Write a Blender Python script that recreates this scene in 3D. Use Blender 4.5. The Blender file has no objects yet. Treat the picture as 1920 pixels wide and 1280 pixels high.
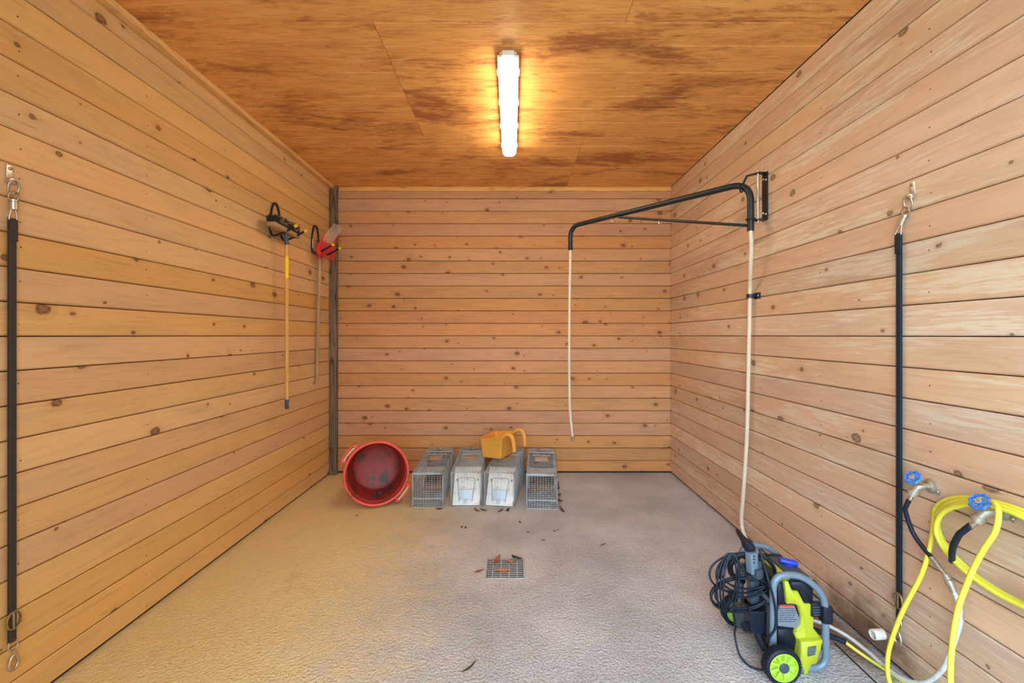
import bpy, bmesh, math, random
from mathutils import Vector, Matrix, Euler
R = random.Random(7)
PI = math.pi
sc = bpy.context.scene
COL = sc.collection

# ------------------------------------------------------------------ camera
CZ, FPX = 1.487, 815.0
cam_d = bpy.data.cameras.new('camera')
cam = bpy.data.objects.new('camera', cam_d); COL.objects.link(cam)
cam.location = (0, 0, CZ); cam.rotation_euler = (PI / 2, 0, 0)
cam_d.sensor_width = 36; cam_d.lens = FPX / 1920 * 36
cam_d.shift_y = -11 / 1920; cam_d.clip_start = .05
sc.camera = cam
# ------------------------------------------------------------------ world, exposure
w = bpy.data.worlds.new('world'); sc.world = w; w.use_nodes = True
bg = w.node_tree.nodes['Background']
bg.inputs[0].default_value = (.58, .785, 1.0, 1); bg.inputs[1].default_value = 6.0
sc.view_settings.view_transform = 'Standard'; sc.view_settings.look = 'None'
sc.view_settings.gamma = 1; sc.view_settings.use_curve_mapping = False
sc.view_settings.exposure = 0.78
sc.cycles.max_bounces = 10; sc.cycles.diffuse_bounces = 7
LAMP = 22.0; LAMP_COL = (1.0, .83, .56, 1)

# ------------------------------------------------------------------ room numbers
XL, XR, YB, ZC = -1.949, 1.713, 4.70, 3.09
def at(px, py, Y): return Vector(((px - 960) / FPX * Y, Y, CZ - (py - 629) / FPX * Y))
def on_floor(px, py, z=0.0): return at(px, py, (CZ - z) * FPX / (py - 629))
def on_x(px, py, x): return at(px, py, x * FPX / (px - 960))

# ------------------------------------------------------------------ node helpers
def nd(nt, typ, inp=None, **props):
    n = nt.nodes.new(typ)
    for k, v in props.items(): setattr(n, k, v)
    for k, v in (inp or {}).items():
        s = n.inputs[k]
        if isinstance(v, bpy.types.NodeSocket): nt.links.new(v, s)
        else: s.default_value = v
    return n
def M(nt, op, a, b=None, c=None, clamp=False):
    i = {0: a}
    if b is not None: i[1] = b
    if c is not None: i[2] = c
    return nd(nt, 'ShaderNodeMath', i, operation=op, use_clamp=clamp).outputs[0]
def mix(nt, f, a, b, blend='MIX'):
    def c(v): return v if isinstance(v, bpy.types.NodeSocket) else (*v[:3], 1)
    return nd(nt, 'ShaderNodeMix', {0: f, 6: c(a), 7: c(b)}, data_type='RGBA', blend_type=blend).outputs[2]
def ramp(nt, f, stops):
    n = nd(nt, 'ShaderNodeValToRGB', {0: f}); e = n.color_ramp.elements
    while len(e) < len(stops): e.new(.5)
    for el, (p, c) in zip(e, stops): el.position = p; el.color = (*c, 1)
    return n.outputs[0]
def mrange(nt, v, a, b, c=0., d=1., smooth=True):
    n = nd(nt, 'ShaderNodeMapRange', {0: v, 1: a, 2: b, 3: c, 4: d}, interpolation_type='SMOOTHSTEP' if smooth else 'LINEAR')
    return n.outputs[0]
def comb(nt, x, y, z=0.): return nd(nt, 'ShaderNodeCombineXYZ', {0: x, 1: y, 2: z}).outputs[0]
def noise(nt, v, scale=1., detail=3., rough=.55, dist=0.):
    return nd(nt, 'ShaderNodeTexNoise', {'Vector': v, 'Scale': scale, 'Detail': detail, 'Roughness': rough, 'Distortion': dist}).outputs[0]
def new_mat(name):
    m = bpy.data.materials.new(name); m.use_nodes = True
    nt = m.node_tree; return m, nt, nt.nodes['Principled BSDF']
def bump(nt, b, h, strength=.3, dist=.005):
    n = nd(nt, 'ShaderNodeBump', {'Strength': strength, 'Distance': dist, 'Height': h}); nt.links.new(n.outputs[0], b.inputs['Normal'])

def plain(name, col, rough=.5, metal=0., var=.12, scale=30., spec=.5, dirt=None, dirt_amt=.5, dirt_scale=9., speck=None):
    m, nt, b = new_mat(name)
    tc = nd(nt, 'ShaderNodeTexCoord').outputs['Object']
    n = noise(nt, tc, scale, 4.)
    c = mix(nt, n, [x * (1 - var) for x in col], [min(1, x * (1 + var)) for x in col])
    if dirt:
        d = mrange(nt, noise(nt, tc, dirt_scale, 6., .65), .62 - dirt_amt * .35, .8 - dirt_amt * .25)
        c = mix(nt, d, c, dirt)
    if speck:
        s = mrange(nt, noise(nt, tc, 230., 2.), .62, .7)
        c = mix(nt, s, c, speck)
    nt.links.new(c, b.inputs['Base Color'])
    b.inputs['Roughness'].default_value = rough; b.inputs['Metallic'].default_value = metal
    b.inputs['Specular IOR Level'].default_value = spec
    return m

def wood(name, light, mid, dark, knot=(.09, .04, .018), wear=0., knots=.5, stain=None, grey=(.30, .20, .12), grey_amt=.35, kscale=4.6, ring=.5, hue=.5):
    m, nt, b = new_mat(name)
    tc = nd(nt, 'ShaderNodeTexCoord').outputs['Object']
    rnd = nd(nt, 'ShaderNodeObjectInfo').outputs['Random']
    s = nd(nt, 'ShaderNodeSeparateXYZ', {0: tc})
    X = M(nt, 'ADD', s.outputs[0], M(nt, 'MULTIPLY', rnd, 61.)); Z = M(nt, 'ADD', s.outputs[2], M(nt, 'MULTIPLY', rnd, 23.))
    Yl = s.outputs[1]
    v = nd(nt, 'ShaderNodeTexVoronoi', {'Vector': comb(nt, M(nt, 'MULTIPLY', X, .72), Z), 'Scale': kscale}, voronoi_dimensions='2D')
    d = v.outputs['Distance']; cs = nd(nt, 'ShaderNodeSeparateColor', {0: v.outputs['Color']})
    act = M(nt, 'LESS_THAN', cs.outputs[1], knots)
    r = M(nt, 'ADD', .024, M(nt, 'MULTIPLY', M(nt, 'POWER', cs.outputs[0], 1.8), .085))
    wob = M(nt, 'MULTIPLY', M(nt, 'SUBTRACT', noise(nt, comb(nt, X, Z), 38., 3.), .5), .075)
    dd = M(nt, 'DIVIDE', M(nt, 'ADD', d, wob), r)
    km = M(nt, 'MULTIPLY', act, mrange(nt, dd, 1.2, .62)); kring = M(nt, 'MULTIPLY', km, mrange(nt, M(nt, 'ADD', M(nt, 'MULTIPLY', dd, .5), M(nt, 'MULTIPLY', noise(nt, comb(nt, X, M(nt, 'MULTIPLY', Z, 2.)), 55., 3.), .8)), .62, .85))
    halo = M(nt, 'MULTIPLY', act, mrange(nt, dd, 3.2, .9))
    warp = M(nt, 'MULTIPLY', act, M(nt, 'DIVIDE', .02, M(nt, 'ADD', 1., M(nt, 'POWER', dd, 2.))))
    Zg = M(nt, 'ADD', Z, warp)
    g1 = noise(nt, comb(nt, M(nt, 'MULTIPLY', X, 2.6), M(nt, 'MULTIPLY', Zg, 48.), M(nt, 'MULTIPLY', Yl, 48.)), 1., 5., .6)
    low = noise(nt, comb(nt, M(nt, 'MULTIPLY', X, .55), M(nt, 'MULTIPLY', Zg, 8.), M(nt, 'MULTIPLY', Yl, 8.)), 1., 2., .45, .4)
    rings = M(nt, 'ADD', M(nt, 'MULTIPLY', M(nt, 'SINE', M(nt, 'MULTIPLY', low, 95.)), .5), .5)
    f = M(nt, 'ADD', M(nt, 'MULTIPLY', g1, .75), M(nt, 'MULTIPLY', M(nt, 'POWER', rings, 3.), ring * .3))
    c = ramp(nt, f, [(.20, light), (.50, mid), (.90, dark)])
    bl = noise(nt, comb(nt, M(nt, 'MULTIPLY', X, 1.3), M(nt, 'MULTIPLY', Z, 6.)), 1., 4., .6)
    c = mix(nt, M(nt, 'MULTIPLY', mrange(nt, bl, .46, .72), grey_amt), c, grey)
    bl2 = noise(nt, comb(nt, M(nt, 'MULTIPLY', X, .8), M(nt, 'MULTIPLY', Z, 3.5), 5.3), 1., 3., .6)
    c = mix(nt, M(nt, 'MULTIPLY', mrange(nt, bl2, .45, .75), .45), c, [light[0] * 1.08, light[1] * .92, light[2] * .75])
    if wear:
        wn = noise(nt, comb(nt, M(nt, 'MULTIPLY', X, 5.), M(nt, 'MULTIPLY', Z, 60.)), 1., 5., .7)
        wl = noise(nt, comb(nt, M(nt, 'MULTIPLY', X, .9), M(nt, 'MULTIPLY', Z, 5.), 2.), 1., 3.)
        wm = M(nt, 'MULTIPLY', mrange(nt, M(nt, 'ADD', wn, M(nt, 'MULTIPLY', wl, .8)), .9, 1.06), wear)
        c = mix(nt, wm, c, (.70, .60, .44))
    hsv = nd(nt, 'ShaderNodeHueSaturation', {'Color': c, 'Hue': mrange(nt, rnd, 0., 1., hue - .004, hue + .005, False), 'Value': mrange(nt, M(nt, 'FRACT', M(nt, 'MULTIPLY', rnd, 7.31)), 0., 1., .90, 1.08, False), 'Saturation': mrange(nt, M(nt, 'FRACT', M(nt, 'MULTIPLY', rnd, 13.7)), 0., 1., .88, 1.05, False)})
    c = hsv.outputs[0]
    c = mix(nt, M(nt, 'MULTIPLY', halo, .28), c, dark)
    c = mix(nt, M(nt, 'MULTIPLY', km, .75), c, [k * 1.7 for k in knot])
    c = mix(nt, M(nt, 'MULTIPLY', kring, .9), c, knot)
    fk = noise(nt, comb(nt, M(nt, 'MULTIPLY', X, 22.), M(nt, 'MULTIPLY', Z, 210.)), 1., 3., .6)
    c = mix(nt, M(nt, 'MULTIPLY', mrange(nt, fk, .60, .76), .45), c, dark)
    ck = noise(nt, comb(nt, M(nt, 'MULTIPLY', X, 7.), M(nt, 'MULTIPLY', Z, 45.), 9.), 1., 4., .65)
    c = mix(nt, M(nt, 'MULTIPLY', M(nt, 'MULTIPLY', mrange(nt, ck, .60, .72), mrange(nt, dd, 7., 1.5)), M(nt, 'MULTIPLY', act, .55)), c, knot)
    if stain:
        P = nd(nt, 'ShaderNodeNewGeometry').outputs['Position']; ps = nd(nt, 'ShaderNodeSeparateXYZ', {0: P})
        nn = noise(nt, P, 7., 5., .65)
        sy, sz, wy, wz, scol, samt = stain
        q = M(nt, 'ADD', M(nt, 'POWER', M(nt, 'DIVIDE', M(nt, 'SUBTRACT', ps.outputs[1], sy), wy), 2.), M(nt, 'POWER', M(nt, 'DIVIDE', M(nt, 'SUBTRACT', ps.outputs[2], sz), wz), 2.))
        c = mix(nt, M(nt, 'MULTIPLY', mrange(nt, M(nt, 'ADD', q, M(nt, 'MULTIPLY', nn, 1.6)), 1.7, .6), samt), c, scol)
    nt.links.new(c, b.inputs['Base Color'])
    b.inputs['Roughness'].default_value = .62; b.inputs['Specular IOR Level'].default_value = .25
    bump(nt, b, g1, .25, .002)
    return m

WL = wood('wood_left', (.71, .435, .178), (.65, .385, .145), (.45, .235, .076), knots=.46, grey=(.42, .29, .17), grey_amt=.35)
WB = wood('wood_back', (.61, .305, .122), (.54, .25, .09), (.34, .135, .046), knots=.72, grey=(.33, .19, .10), grey_amt=.4, kscale=5.2)
WR = wood('wood_right', (.69, .475, .305), (.63, .415, .258), (.47, .285, .158), wear=.85, knots=.45, grey=(.42, .28, .19), grey_amt=.45,
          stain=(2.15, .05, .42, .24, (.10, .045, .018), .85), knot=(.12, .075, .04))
TRIM = wood('wood_trim', (.86, .52, .19), (.80, .45, .15), (.48, .21, .07), knots=.06, ring=1.1, grey_amt=.05)
POST = wood('wood_post', (.27, .19, .105), (.18, .12, .068), (.05, .032, .02), knots=.3, ring=1.5, grey=(.13, .12, .09), grey_amt=.7)
HANDLE_Y = wood('wood_handle', (.74, .43, .10), (.66, .36, .07), (.45, .22, .05), knots=.0, grey_amt=.1)
HANDLE_G = wood('wood_handle_grey', (.46, .34, .20), (.36, .26, .15), (.2, .14, .08), knots=.1, grey_amt=.4)
BLOCKW = wood('wood_block', (.50, .30, .16), (.42, .24, .12), (.2, .11, .06), knots=.0)

def ceiling_mat():
    m, nt, b = new_mat('stained_plywood')
    tc = nd(nt, 'ShaderNodeTexCoord').outputs['Object']
    rnd = nd(nt, 'ShaderNodeObjectInfo').outputs['Random']
    s = nd(nt, 'ShaderNodeSeparateXYZ', {0: tc})
    X = M(nt, 'ADD', s.outputs[0], M(nt, 'MULTIPLY', rnd, 41.)); Y = M(nt, 'ADD', s.outputs[1], M(nt, 'MULTIPLY', rnd, 13.))
    g1 = noise(nt, comb(nt, M(nt, 'MULTIPLY', X, 7.), M(nt, 'MULTIPLY', Y, 90.)), 1., 5., .7)
    g2 = noise(nt, comb(nt, M(nt, 'MULTIPLY', X, 2.6), M(nt, 'MULTIPLY', Y, 11.)), 1., 5., .66, .6)
    f = M(nt, 'ADD', M(nt, 'MULTIPLY', g1, .55), M(nt, 'MULTIPLY', g2, .5))
    c = ramp(nt, f, [(.32, (.93, .55, .185)), (.50, (.82, .42, .125)), (.70, (.55, .205, .06))])
    b1 = noise(nt, comb(nt, M(nt, 'MULTIPLY', X, 1.1), M(nt, 'MULTIPLY', Y, 3.6), 3.), 1., 6., .68, .5)
    b2 = noise(nt, comb(nt, M(nt, 'MULTIPLY', X, 9.), M(nt, 'MULTIPLY', Y, 34.), 7.), 1., 4., .7)
    c = mix(nt, M(nt, 'MULTIPLY', mrange(nt, M(nt, 'ADD', M(nt, 'MULTIPLY', b1, .7), M(nt, 'MULTIPLY', b2, .3)), .48, .63), .8), c, (.27, .065, .024))
    c = mix(nt, M(nt, 'MULTIPLY', mrange(nt, b2, .58, .74), .4), c, (.26, .09, .03))
    nt.links.new(c, b.inputs['Base Color']); b.inputs['Roughness'].default_value = .5
    b.inputs['Specular IOR Level'].default_value = .3
    bump(nt, b, g1, .5, .003)
    return m
CEIL = ceiling_mat()

def floor_mat():
    m, nt, b = new_mat('rough_concrete')
    P = nd(nt, 'ShaderNodeNewGeometry').outputs['Position']
    ps = nd(nt, 'ShaderNodeSeparateXYZ', {0: P})
    n1 = noise(nt, P, 1.3, 6., .6); n2 = noise(nt, P, 130., 3., .7); n3 = noise(nt, P, 9., 5., .65)
    v = nd(nt, 'ShaderNodeTexVoronoi', {'Vector': P, 'Scale': 88.}, feature='SMOOTH_F1').outputs['Distance']
    c = ramp(nt, M(nt, 'ADD', M(nt, 'MULTIPLY', n1, .45), M(nt, 'MULTIPLY', n2, .6)), [(.36, (.25, .25, .25)), (.54, (.485, .482, .472)), (.71, (.77, .765, .745))])
    # warm light painted into the concrete colour: ochre tint growing toward the left wall
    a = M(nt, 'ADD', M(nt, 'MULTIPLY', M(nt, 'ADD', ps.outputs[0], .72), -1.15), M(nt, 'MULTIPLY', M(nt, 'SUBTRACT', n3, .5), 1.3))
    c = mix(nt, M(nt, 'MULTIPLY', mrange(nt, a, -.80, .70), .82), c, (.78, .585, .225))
    sp = mrange(nt, noise(nt, P, 26., 3., .7), .66, .74)
    c = mix(nt, M(nt, 'MULTIPLY', M(nt, 'MULTIPLY', sp, mrange(nt, n3, .45, .65)), .55), c, (.10, .07, .04))
    dk = mrange(nt, noise(nt, P, 3.2, 5., .7), .58, .78)
    c = mix(nt, M(nt, 'MULTIPLY', dk, .35), c, (.25, .18, .10))
    # pale cement round the drain
    dx = M(nt, 'DIVIDE', M(nt, 'ADD', ps.outputs[0], .0), .21); dy = M(nt, 'DIVIDE', M(nt, 'SUBTRACT', ps.outputs[1], 2.75), .17)
    q = M(nt, 'ADD', M(nt, 'POWER', dx, 2.), M(nt, 'POWER', dy, 2.))
    c = mix(nt, M(nt, 'MULTIPLY', mrange(nt, M(nt, 'ADD', q, M(nt, 'MULTIPLY', noise(nt, P, 22., 4.), 1.6)), 2.0, 1.2), .5), c, (.62, .58, .5))
    # wet brown soil by the right wall, behind the washer
    ex = M(nt, 'DIVIDE', M(nt, 'SUBTRACT', ps.outputs[0], 1.62), .13); ey = M(nt, 'DIVIDE', M(nt, 'SUBTRACT', ps.outputs[1], 2.2), .35)
    q2 = M(nt, 'ADD', M(nt, 'ADD', M(nt, 'POWER', ex, 2.), M(nt, 'POWER', ey, 2.)), M(nt, 'MULTIPLY', n3, 1.2))
    c = mix(nt, M(nt, 'MULTIPLY', mrange(nt, q2, 1.6, .7), .85), c, (.17, .085, .03))
    nt.links.new(c, b.inputs['Base Color']); b.inputs['Roughness'].default_value = .85; b.inputs['Specular IOR Level'].default_value = .2
    bump(nt, b, M(nt, 'ADD', v, M(nt, 'MULTIPLY', n2, .5)), .9, .0075)
    return m
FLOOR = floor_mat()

NAIL = plain('nail_head', (.10, .07, .05), .6, .2, var=.4)
DARKGAP = plain('dark_gap', (.02, .012, .008), .9, var=.3)
BLACK = plain('black_paint', (.010, .018, .024), .38, var=.25, spec=.4)
BLACK_RUB = plain('black_rubber', (.006, .013, .026), .42, var=.3, spec=.35)
NAVY = plain('black_plastic', (.008, .012, .022), .45, var=.3, spec=.3, speck=(.05, .065, .085))
STRAP = plain('black_strap', (.010, .020, .032), .55, var=.35, spec=.3)
STRAP_W = plain('worn_strap', (.035, .026, .02), .7, var=.3)
STEEL = plain('zinc_steel', (.55, .52, .45), .35, .85, var=.2)
CHROME = plain('rusty_chrome', (.45, .36, .24), .4, .8, var=.4)
GALV = plain('galvanised_wire', (.42, .47, .48), .45, .35, var=.25, dirt=(.22, .16, .09), dirt_amt=.45)
RUSTY = plain('dirty_grate', (.44, .45, .43), .6, .1, var=.3, dirt=(.22, .16, .09), dirt_amt=.25, dirt_scale=30.)
GALVS = plain('galvanised_sheet', (.46, .55, .60), .5, .25, var=.15, dirt=(.30, .25, .17), dirt_amt=.25)
DOORW = plain('cream_sheet', (.72, .74, .70), .5, .1, var=.06, dirt=(.42, .32, .19), dirt_amt=.32, dirt_scale=14.)
PLATE = plain('tan_plate', (.42, .31, .19), .6, .1, var=.2)
PLATE2 = plain('pale_tan_plate', (.50, .46, .36), .6, .1, var=.2)
RED = plain('red_plastic', (.74, .085, .055), .42, var=.12, dirt=(.10, .045, .03), dirt_amt=.12, dirt_scale=7.)
REDIN = plain('dirty_red_plastic', (.36, .028, .018), .5, var=.3, dirt=(.055, .035, .022), dirt_amt=.5, dirt_scale=8.)
REDF = plain('fork_red', (.68, .045, .03), .4, var=.1)
TINE = plain('pale_tine', (.62, .50, .33), .5, var=.15)
ROPE = plain('rope', (.62, .47, .26), .8, var=.15, scale=120.)
ORANGE = plain('orange_plastic', (.85, .40, .06), .45, var=.06, dirt=(.35, .16, .04), dirt_amt=.02, dirt_scale=30.)
YTIP = plain('yellow_rubber', (.85, .60, .02), .5, var=.06)
YSTICK = plain('yellow_sticker', (.85, .60, .01), .45, var=.06)
GREYFR = plain('grey_tube', (.165, .225, .285), .38, .15, var=.10)
GREYPL = plain('grey_plastic', (.045, .065, .085), .45, var=.15)
LIME = plain('lime_plastic', (.46, .50, .025), .42, var=.04)
LIMEW = plain('lime_wheel', (.40, .62, .05), .42, var=.04)
BLUE = plain('blue_paint', (.02, .17, .58), .4, var=.15)
BLUEC = plain('blue_cap', (.02, .06, .62), .35, var=.1)
REDL = plain('label_red', (.7, .06, .05), .5, var=.05)
LABEL = plain('label_grey', (.17, .20, .23), .5, var=.25, scale=160.)
LABELD = plain('label_print', (.03, .04, .05), .5, var=.05)
YHOSE = plain('yellow_hose', (.74, .72, .06), .4, var=.05)
HOSE_B = plain('beige_hose', (.70, .62, .46), .5, var=.1)
HOSE_C = plain('clear_hose', (.55, .57, .55), .35, var=.15, dirt=(.42, .36, .26), dirt_amt=.3, dirt_scale=20.)
BRASS = plain('brass', (.42, .32, .16), .4, .7, var=.3)
ZINCV = plain('valve_metal', (.42, .38, .29), .45, .5, var=.25)
PVC = plain('white_pvc', (.80, .76, .68), .45, var=.05, dirt=(.4, .34, .26), dirt_amt=.15, dirt_scale=30.)
BRIST = plain('black_bristle', (.02, .018, .016), .9, var=.5, scale=200.)
MUD = plain('dry_mud_straw', (.26, .19, .095), .9, var=.6, scale=90.)
LEAFR = plain('leaf_red_brown', (.22, .06, .03), .6, var=.4)
LEAFO = plain('leaf_orange', (.62, .20, .05), .6, var=.25)
LEAFD = plain('leaf_dark', (.07, .04, .025), .7, var=.4)
LAMPB = plain('lamp_housing', (.72, .68, .58), .4, var=.03)
def lamp_mat():
    m, nt, b = new_mat('lamp_diffuser'); nt.nodes.remove(b)
    n = noise(nt, nd(nt, 'ShaderNodeTexCoord').outputs['Object'], 3., 1.)
    e = nd(nt, 'ShaderNodeEmission', {0: LAMP_COL, 1: M(nt, 'MULTIPLY', LAMP, M(nt, 'ADD', .98, M(nt, 'MULTIPLY', n, .04)))})
    nt.links.new(e.outputs[0], nt.nodes['Material Output'].inputs[0]); return m
GLOW = lamp_mat()

# ------------------------------------------------------------------ mesh helpers
def frames(pts):
    n = len(pts); T = []
    for i in range(n):
        t = pts[min(i + 1, n - 1)] - pts[max(i - 1, 0)]
        T.append(t.normalized() if t.length > 1e-9 else Vector((0, 0, 1)))
    a = Vector((0, 0, 1)) if abs(T[0].z) < .9 else Vector((1, 0, 0))
    u = (a - T[0] * a.dot(T[0])).normalized(); out = []
    for t in T:
        u = (u - t * u.dot(t)); u = u.normalized() if u.length > 1e-9 else t.orthogonal().normalized()
        out.append((u, t.cross(u)))
    return out
def smooth_path(p, k=6):
    p = [Vector(q) for q in p]
    if len(p) < 3: return p
    q = [p[0] * 2 - p[1]] + p + [p[-1] * 2 - p[-2]]; out = []
    for i in range(1, len(q) - 2):
        a, b, c, d = q[i - 1:i + 3]
        for j in range(k):
            t = j / k
            out.append(.5 * ((2 * b) + (c - a) * t + (2 * a - 5 * b + 4 * c - d) * t * t + (3 * b - a - 3 * c + d) * t ** 3))
    return out + [p[-1]]
def fillet(p, r, k=6):
    p = [Vector(q) for q in p]; out = [p[0]]
    for i in range(1, len(p) - 1):
        a, b, c = p[i - 1], p[i], p[i + 1]
        rr = min(r, (a - b).length * .49, (c - b).length * .49)
        s, e = b + (a - b).normalized() * rr, b + (c - b).normalized() * rr
        for j in range(k + 1):
            t = j / k; out.append(s * (1 - t) ** 2 + b * 2 * t * (1 - t) + e * t * t)
    return out + [p[-1]]
class MB:
    def __init__(s): s.v = []; s.f = []
    def add(s, vs, fs, mx=None):
        o = len(s.v); s.v += [(mx @ Vector(q)) if mx else Vector(q) for q in vs]; s.f += [tuple(o + i for i in q) for q in fs]; return s
    def box(s, c, d, rot=(0, 0, 0), bev=0., mx=None):
        bm = bmesh.new(); bmesh.ops.create_cube(bm, size=1.)
        for v in bm.verts: v.co = Vector((v.co.x * d[0], v.co.y * d[1], v.co.z * d[2]))
        if bev: bmesh.ops.bevel(bm, geom=bm.edges[:], offset=min(bev, min(d) * .45), segments=2, affect='EDGES', profile=.6)
        m = Matrix.Translation(c) @ Euler(rot).to_matrix().to_4x4()
        if mx: m = mx @ m
        bm.verts.index_update()
        s.add([v.co.copy() for v in bm.verts], [[v.index for v in f.verts] for f in bm.faces], m); bm.free(); return s
    def bx(s, a, b, bev=0.):
        a, b = Vector(a), Vector(b); return s.box((a + b) / 2, [abs(q) for q in (b - a)], bev=bev)
    def tube(s, pts, r, seg=8, caps=True, closed=False, flat=None):
        pts = [Vector(p) for p in pts]; fr = frames(pts); n = len(pts); vs = []; fs = []
        for i, (p, (u, w_)) in enumerate(zip(pts, fr)):
            ri = r[i] if isinstance(r, (list, tuple)) else r
            for k in range(seg):
                a = 2 * PI * k / seg + PI / seg
                vs.append(p + u * math.cos(a) * ri + w_ * math.sin(a) * ri * (flat or 1))
        for i in range(n - 1):
            for k in range(seg):
                k2 = (k + 1) % seg; fs.append((i * seg + k, i * seg + k2, (i + 1) * seg + k2, (i + 1) * seg + k))
        if caps: fs.append(tuple(range(seg))[::-1]); fs.append(tuple((n - 1) * seg + k for k in range(seg)))
        return s.add(vs, fs)
    def lathe(s, prof, seg=32, mx=None, closed=False, caps=True):
        vs = []; fs = []; n = len(prof)
        for (r, z) in prof:
            for k in range(seg):
                a = 2 * PI * k / seg; vs.append(Vector((r * math.cos(a), r * math.sin(a), z)))
        for i in range(n if closed else n - 1):
            j = (i + 1) % n
            for k in range(seg):
                k2 = (k + 1) % seg; fs.append((i * seg + k, i * seg + k2, j * seg + k2, j * seg + k))
        if caps and not closed:
            if prof[0][0] > 1e-6: fs.append(tuple(range(seg))[::-1])
            if prof[-1][0] > 1e-6: fs.append(tuple((n - 1) * seg + k for k in range(seg)))
        return s.add(vs, fs, mx)
    def prism(s, poly, y0, y1, inset=0.):   # poly in x,z ; extruded along y (y0 is the nearer, optionally bevelled face)
        n = len(poly); cx = sum(p[0] for p in poly) / n; cz = sum(p[1] for p in poly) / n
        if inset:
            q = []
            for i in range(n):
                a, b, c = Vector(poly[i - 1]), Vector(poly[i]), Vector(poly[(i + 1) % n])
                e1, e2 = (b - a).normalized(), (c - b).normalized(); nn = Vector((-e1.y - e2.y, e1.x + e2.x))
                nn = nn.normalized() if nn.length > 1e-6 else Vector((0, 0)); q.append(b + nn * inset)
            area = sum(poly[i - 1][0] * poly[i][1] - poly[i][0] * poly[i - 1][1] for i in range(n))
            if area < 0: q = [Vector(p) * 2 - k for p, k in zip(poly, q)]
            rings = [[(p[0], y0, p[1]) for p in q], [(p[0], y0 + (inset if y1 > y0 else -inset), p[1]) for p in poly], [(p[0], y1, p[1]) for p in poly]]
        else: rings = [[(p[0], y0, p[1]) for p in poly], [(p[0], y1, p[1]) for p in poly]]
        vs = [v for r_ in rings for v in r_]; fs = []
        for i in range(len(rings) - 1):
            for k in range(n): fs.append((i * n + k, i * n + (k + 1) % n, (i + 1) * n + (k + 1) % n, (i + 1) * n + k))
        fs.append(tuple(range(n))[::-1]); fs.append(tuple((len(rings) - 1) * n + k for k in range(n)))
        return s.add(vs, fs)
    def ball(s, c, r, seg=10, sc_=(1, 1, 1)):
        prof = [(max(1e-7, math.sin(PI * i / 6)) * 1., -math.cos(PI * i / 6)) for i in range(7)]
        return s.lathe(prof, seg, Matrix.Translation(c) @ Matrix.Diagonal((r * sc_[0], r * sc_[1], r * sc_[2], 1)))
    def mesh(s, name, m, smooth=True, ang=1.08, shift=None):
        me = bpy.data.meshes.new(name)
        me.from_pydata([v - shift if shift else v for v in s.v], [], s.f); me.validate()
        bm = bmesh.new(); bm.from_mesh(me); bmesh.ops.recalc_face_normals(bm, faces=bm.faces[:]); bm.to_mesh(me); bm.free()
        if smooth:
            me.polygons.foreach_set('use_smooth', [True] * len(me.polygons)); me.set_sharp_from_angle(angle=ang)
        me.materials.append(m); me.update(); return me
    def build(s, name, m, parent=None, world=False, kind=None, **kw):
        if parent is not None:
            if world:
                root = parent
                while root.parent: root = root.parent
                inv = root.matrix_basis.inverted(); s.v = [inv @ v for v in s.v]
            o = bpy.data.objects.new(name, s.mesh(name, m, **kw)); o.parent = parent
        else:
            xs = [v.x for v in s.v]; ys = [v.y for v in s.v]; zs = [v.z for v in s.v]
            c = Vector(((min(xs) + max(xs)) / 2, (min(ys) + max(ys)) / 2, min(zs)))
            o = bpy.data.objects.new(name, s.mesh(name, m, shift=c, **kw)); o.location = c
        if kind: o['kind'] = kind
        COL.objects.link(o); return o
def align(d, up=(0, 0, 1)):
    return Vector(d).normalized().to_track_quat('Z', 'Y').to_matrix().to_4x4()
def cyl(mb, a, b, r, seg=16, r2=None):
    a, b = Vector(a), Vector(b); L = (b - a).length
    return mb.lathe([(r, 0), (r if r2 is None else r2, L)], seg, Matrix.Translation(a) @ align(b - a))
def tag(o, label, cat, group=None):
    o['label'] = label; o['category'] = cat
    if group: o['group'] = group
    return o
def thing(name, label, cat, loc, rot=(0, 0, 0), group=None):
    o = bpy.data.objects.new(name, None); o.empty_display_size = .1; o.location = loc; o.rotation_euler = rot
    COL.objects.link(o); o.matrix_basis = Matrix.Translation(loc) @ Euler(rot).to_matrix().to_4x4()
    return tag(o, label, cat, group)
def copy_tree(o, parent=None):
    c = o.copy(); COL.objects.link(c); c.parent = parent
    for ch in [k for k in bpy.data.objects if k.parent == o]: copy_tree(ch, c)
    return c
def structure(o): o['kind'] = 'structure'; return o

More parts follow.
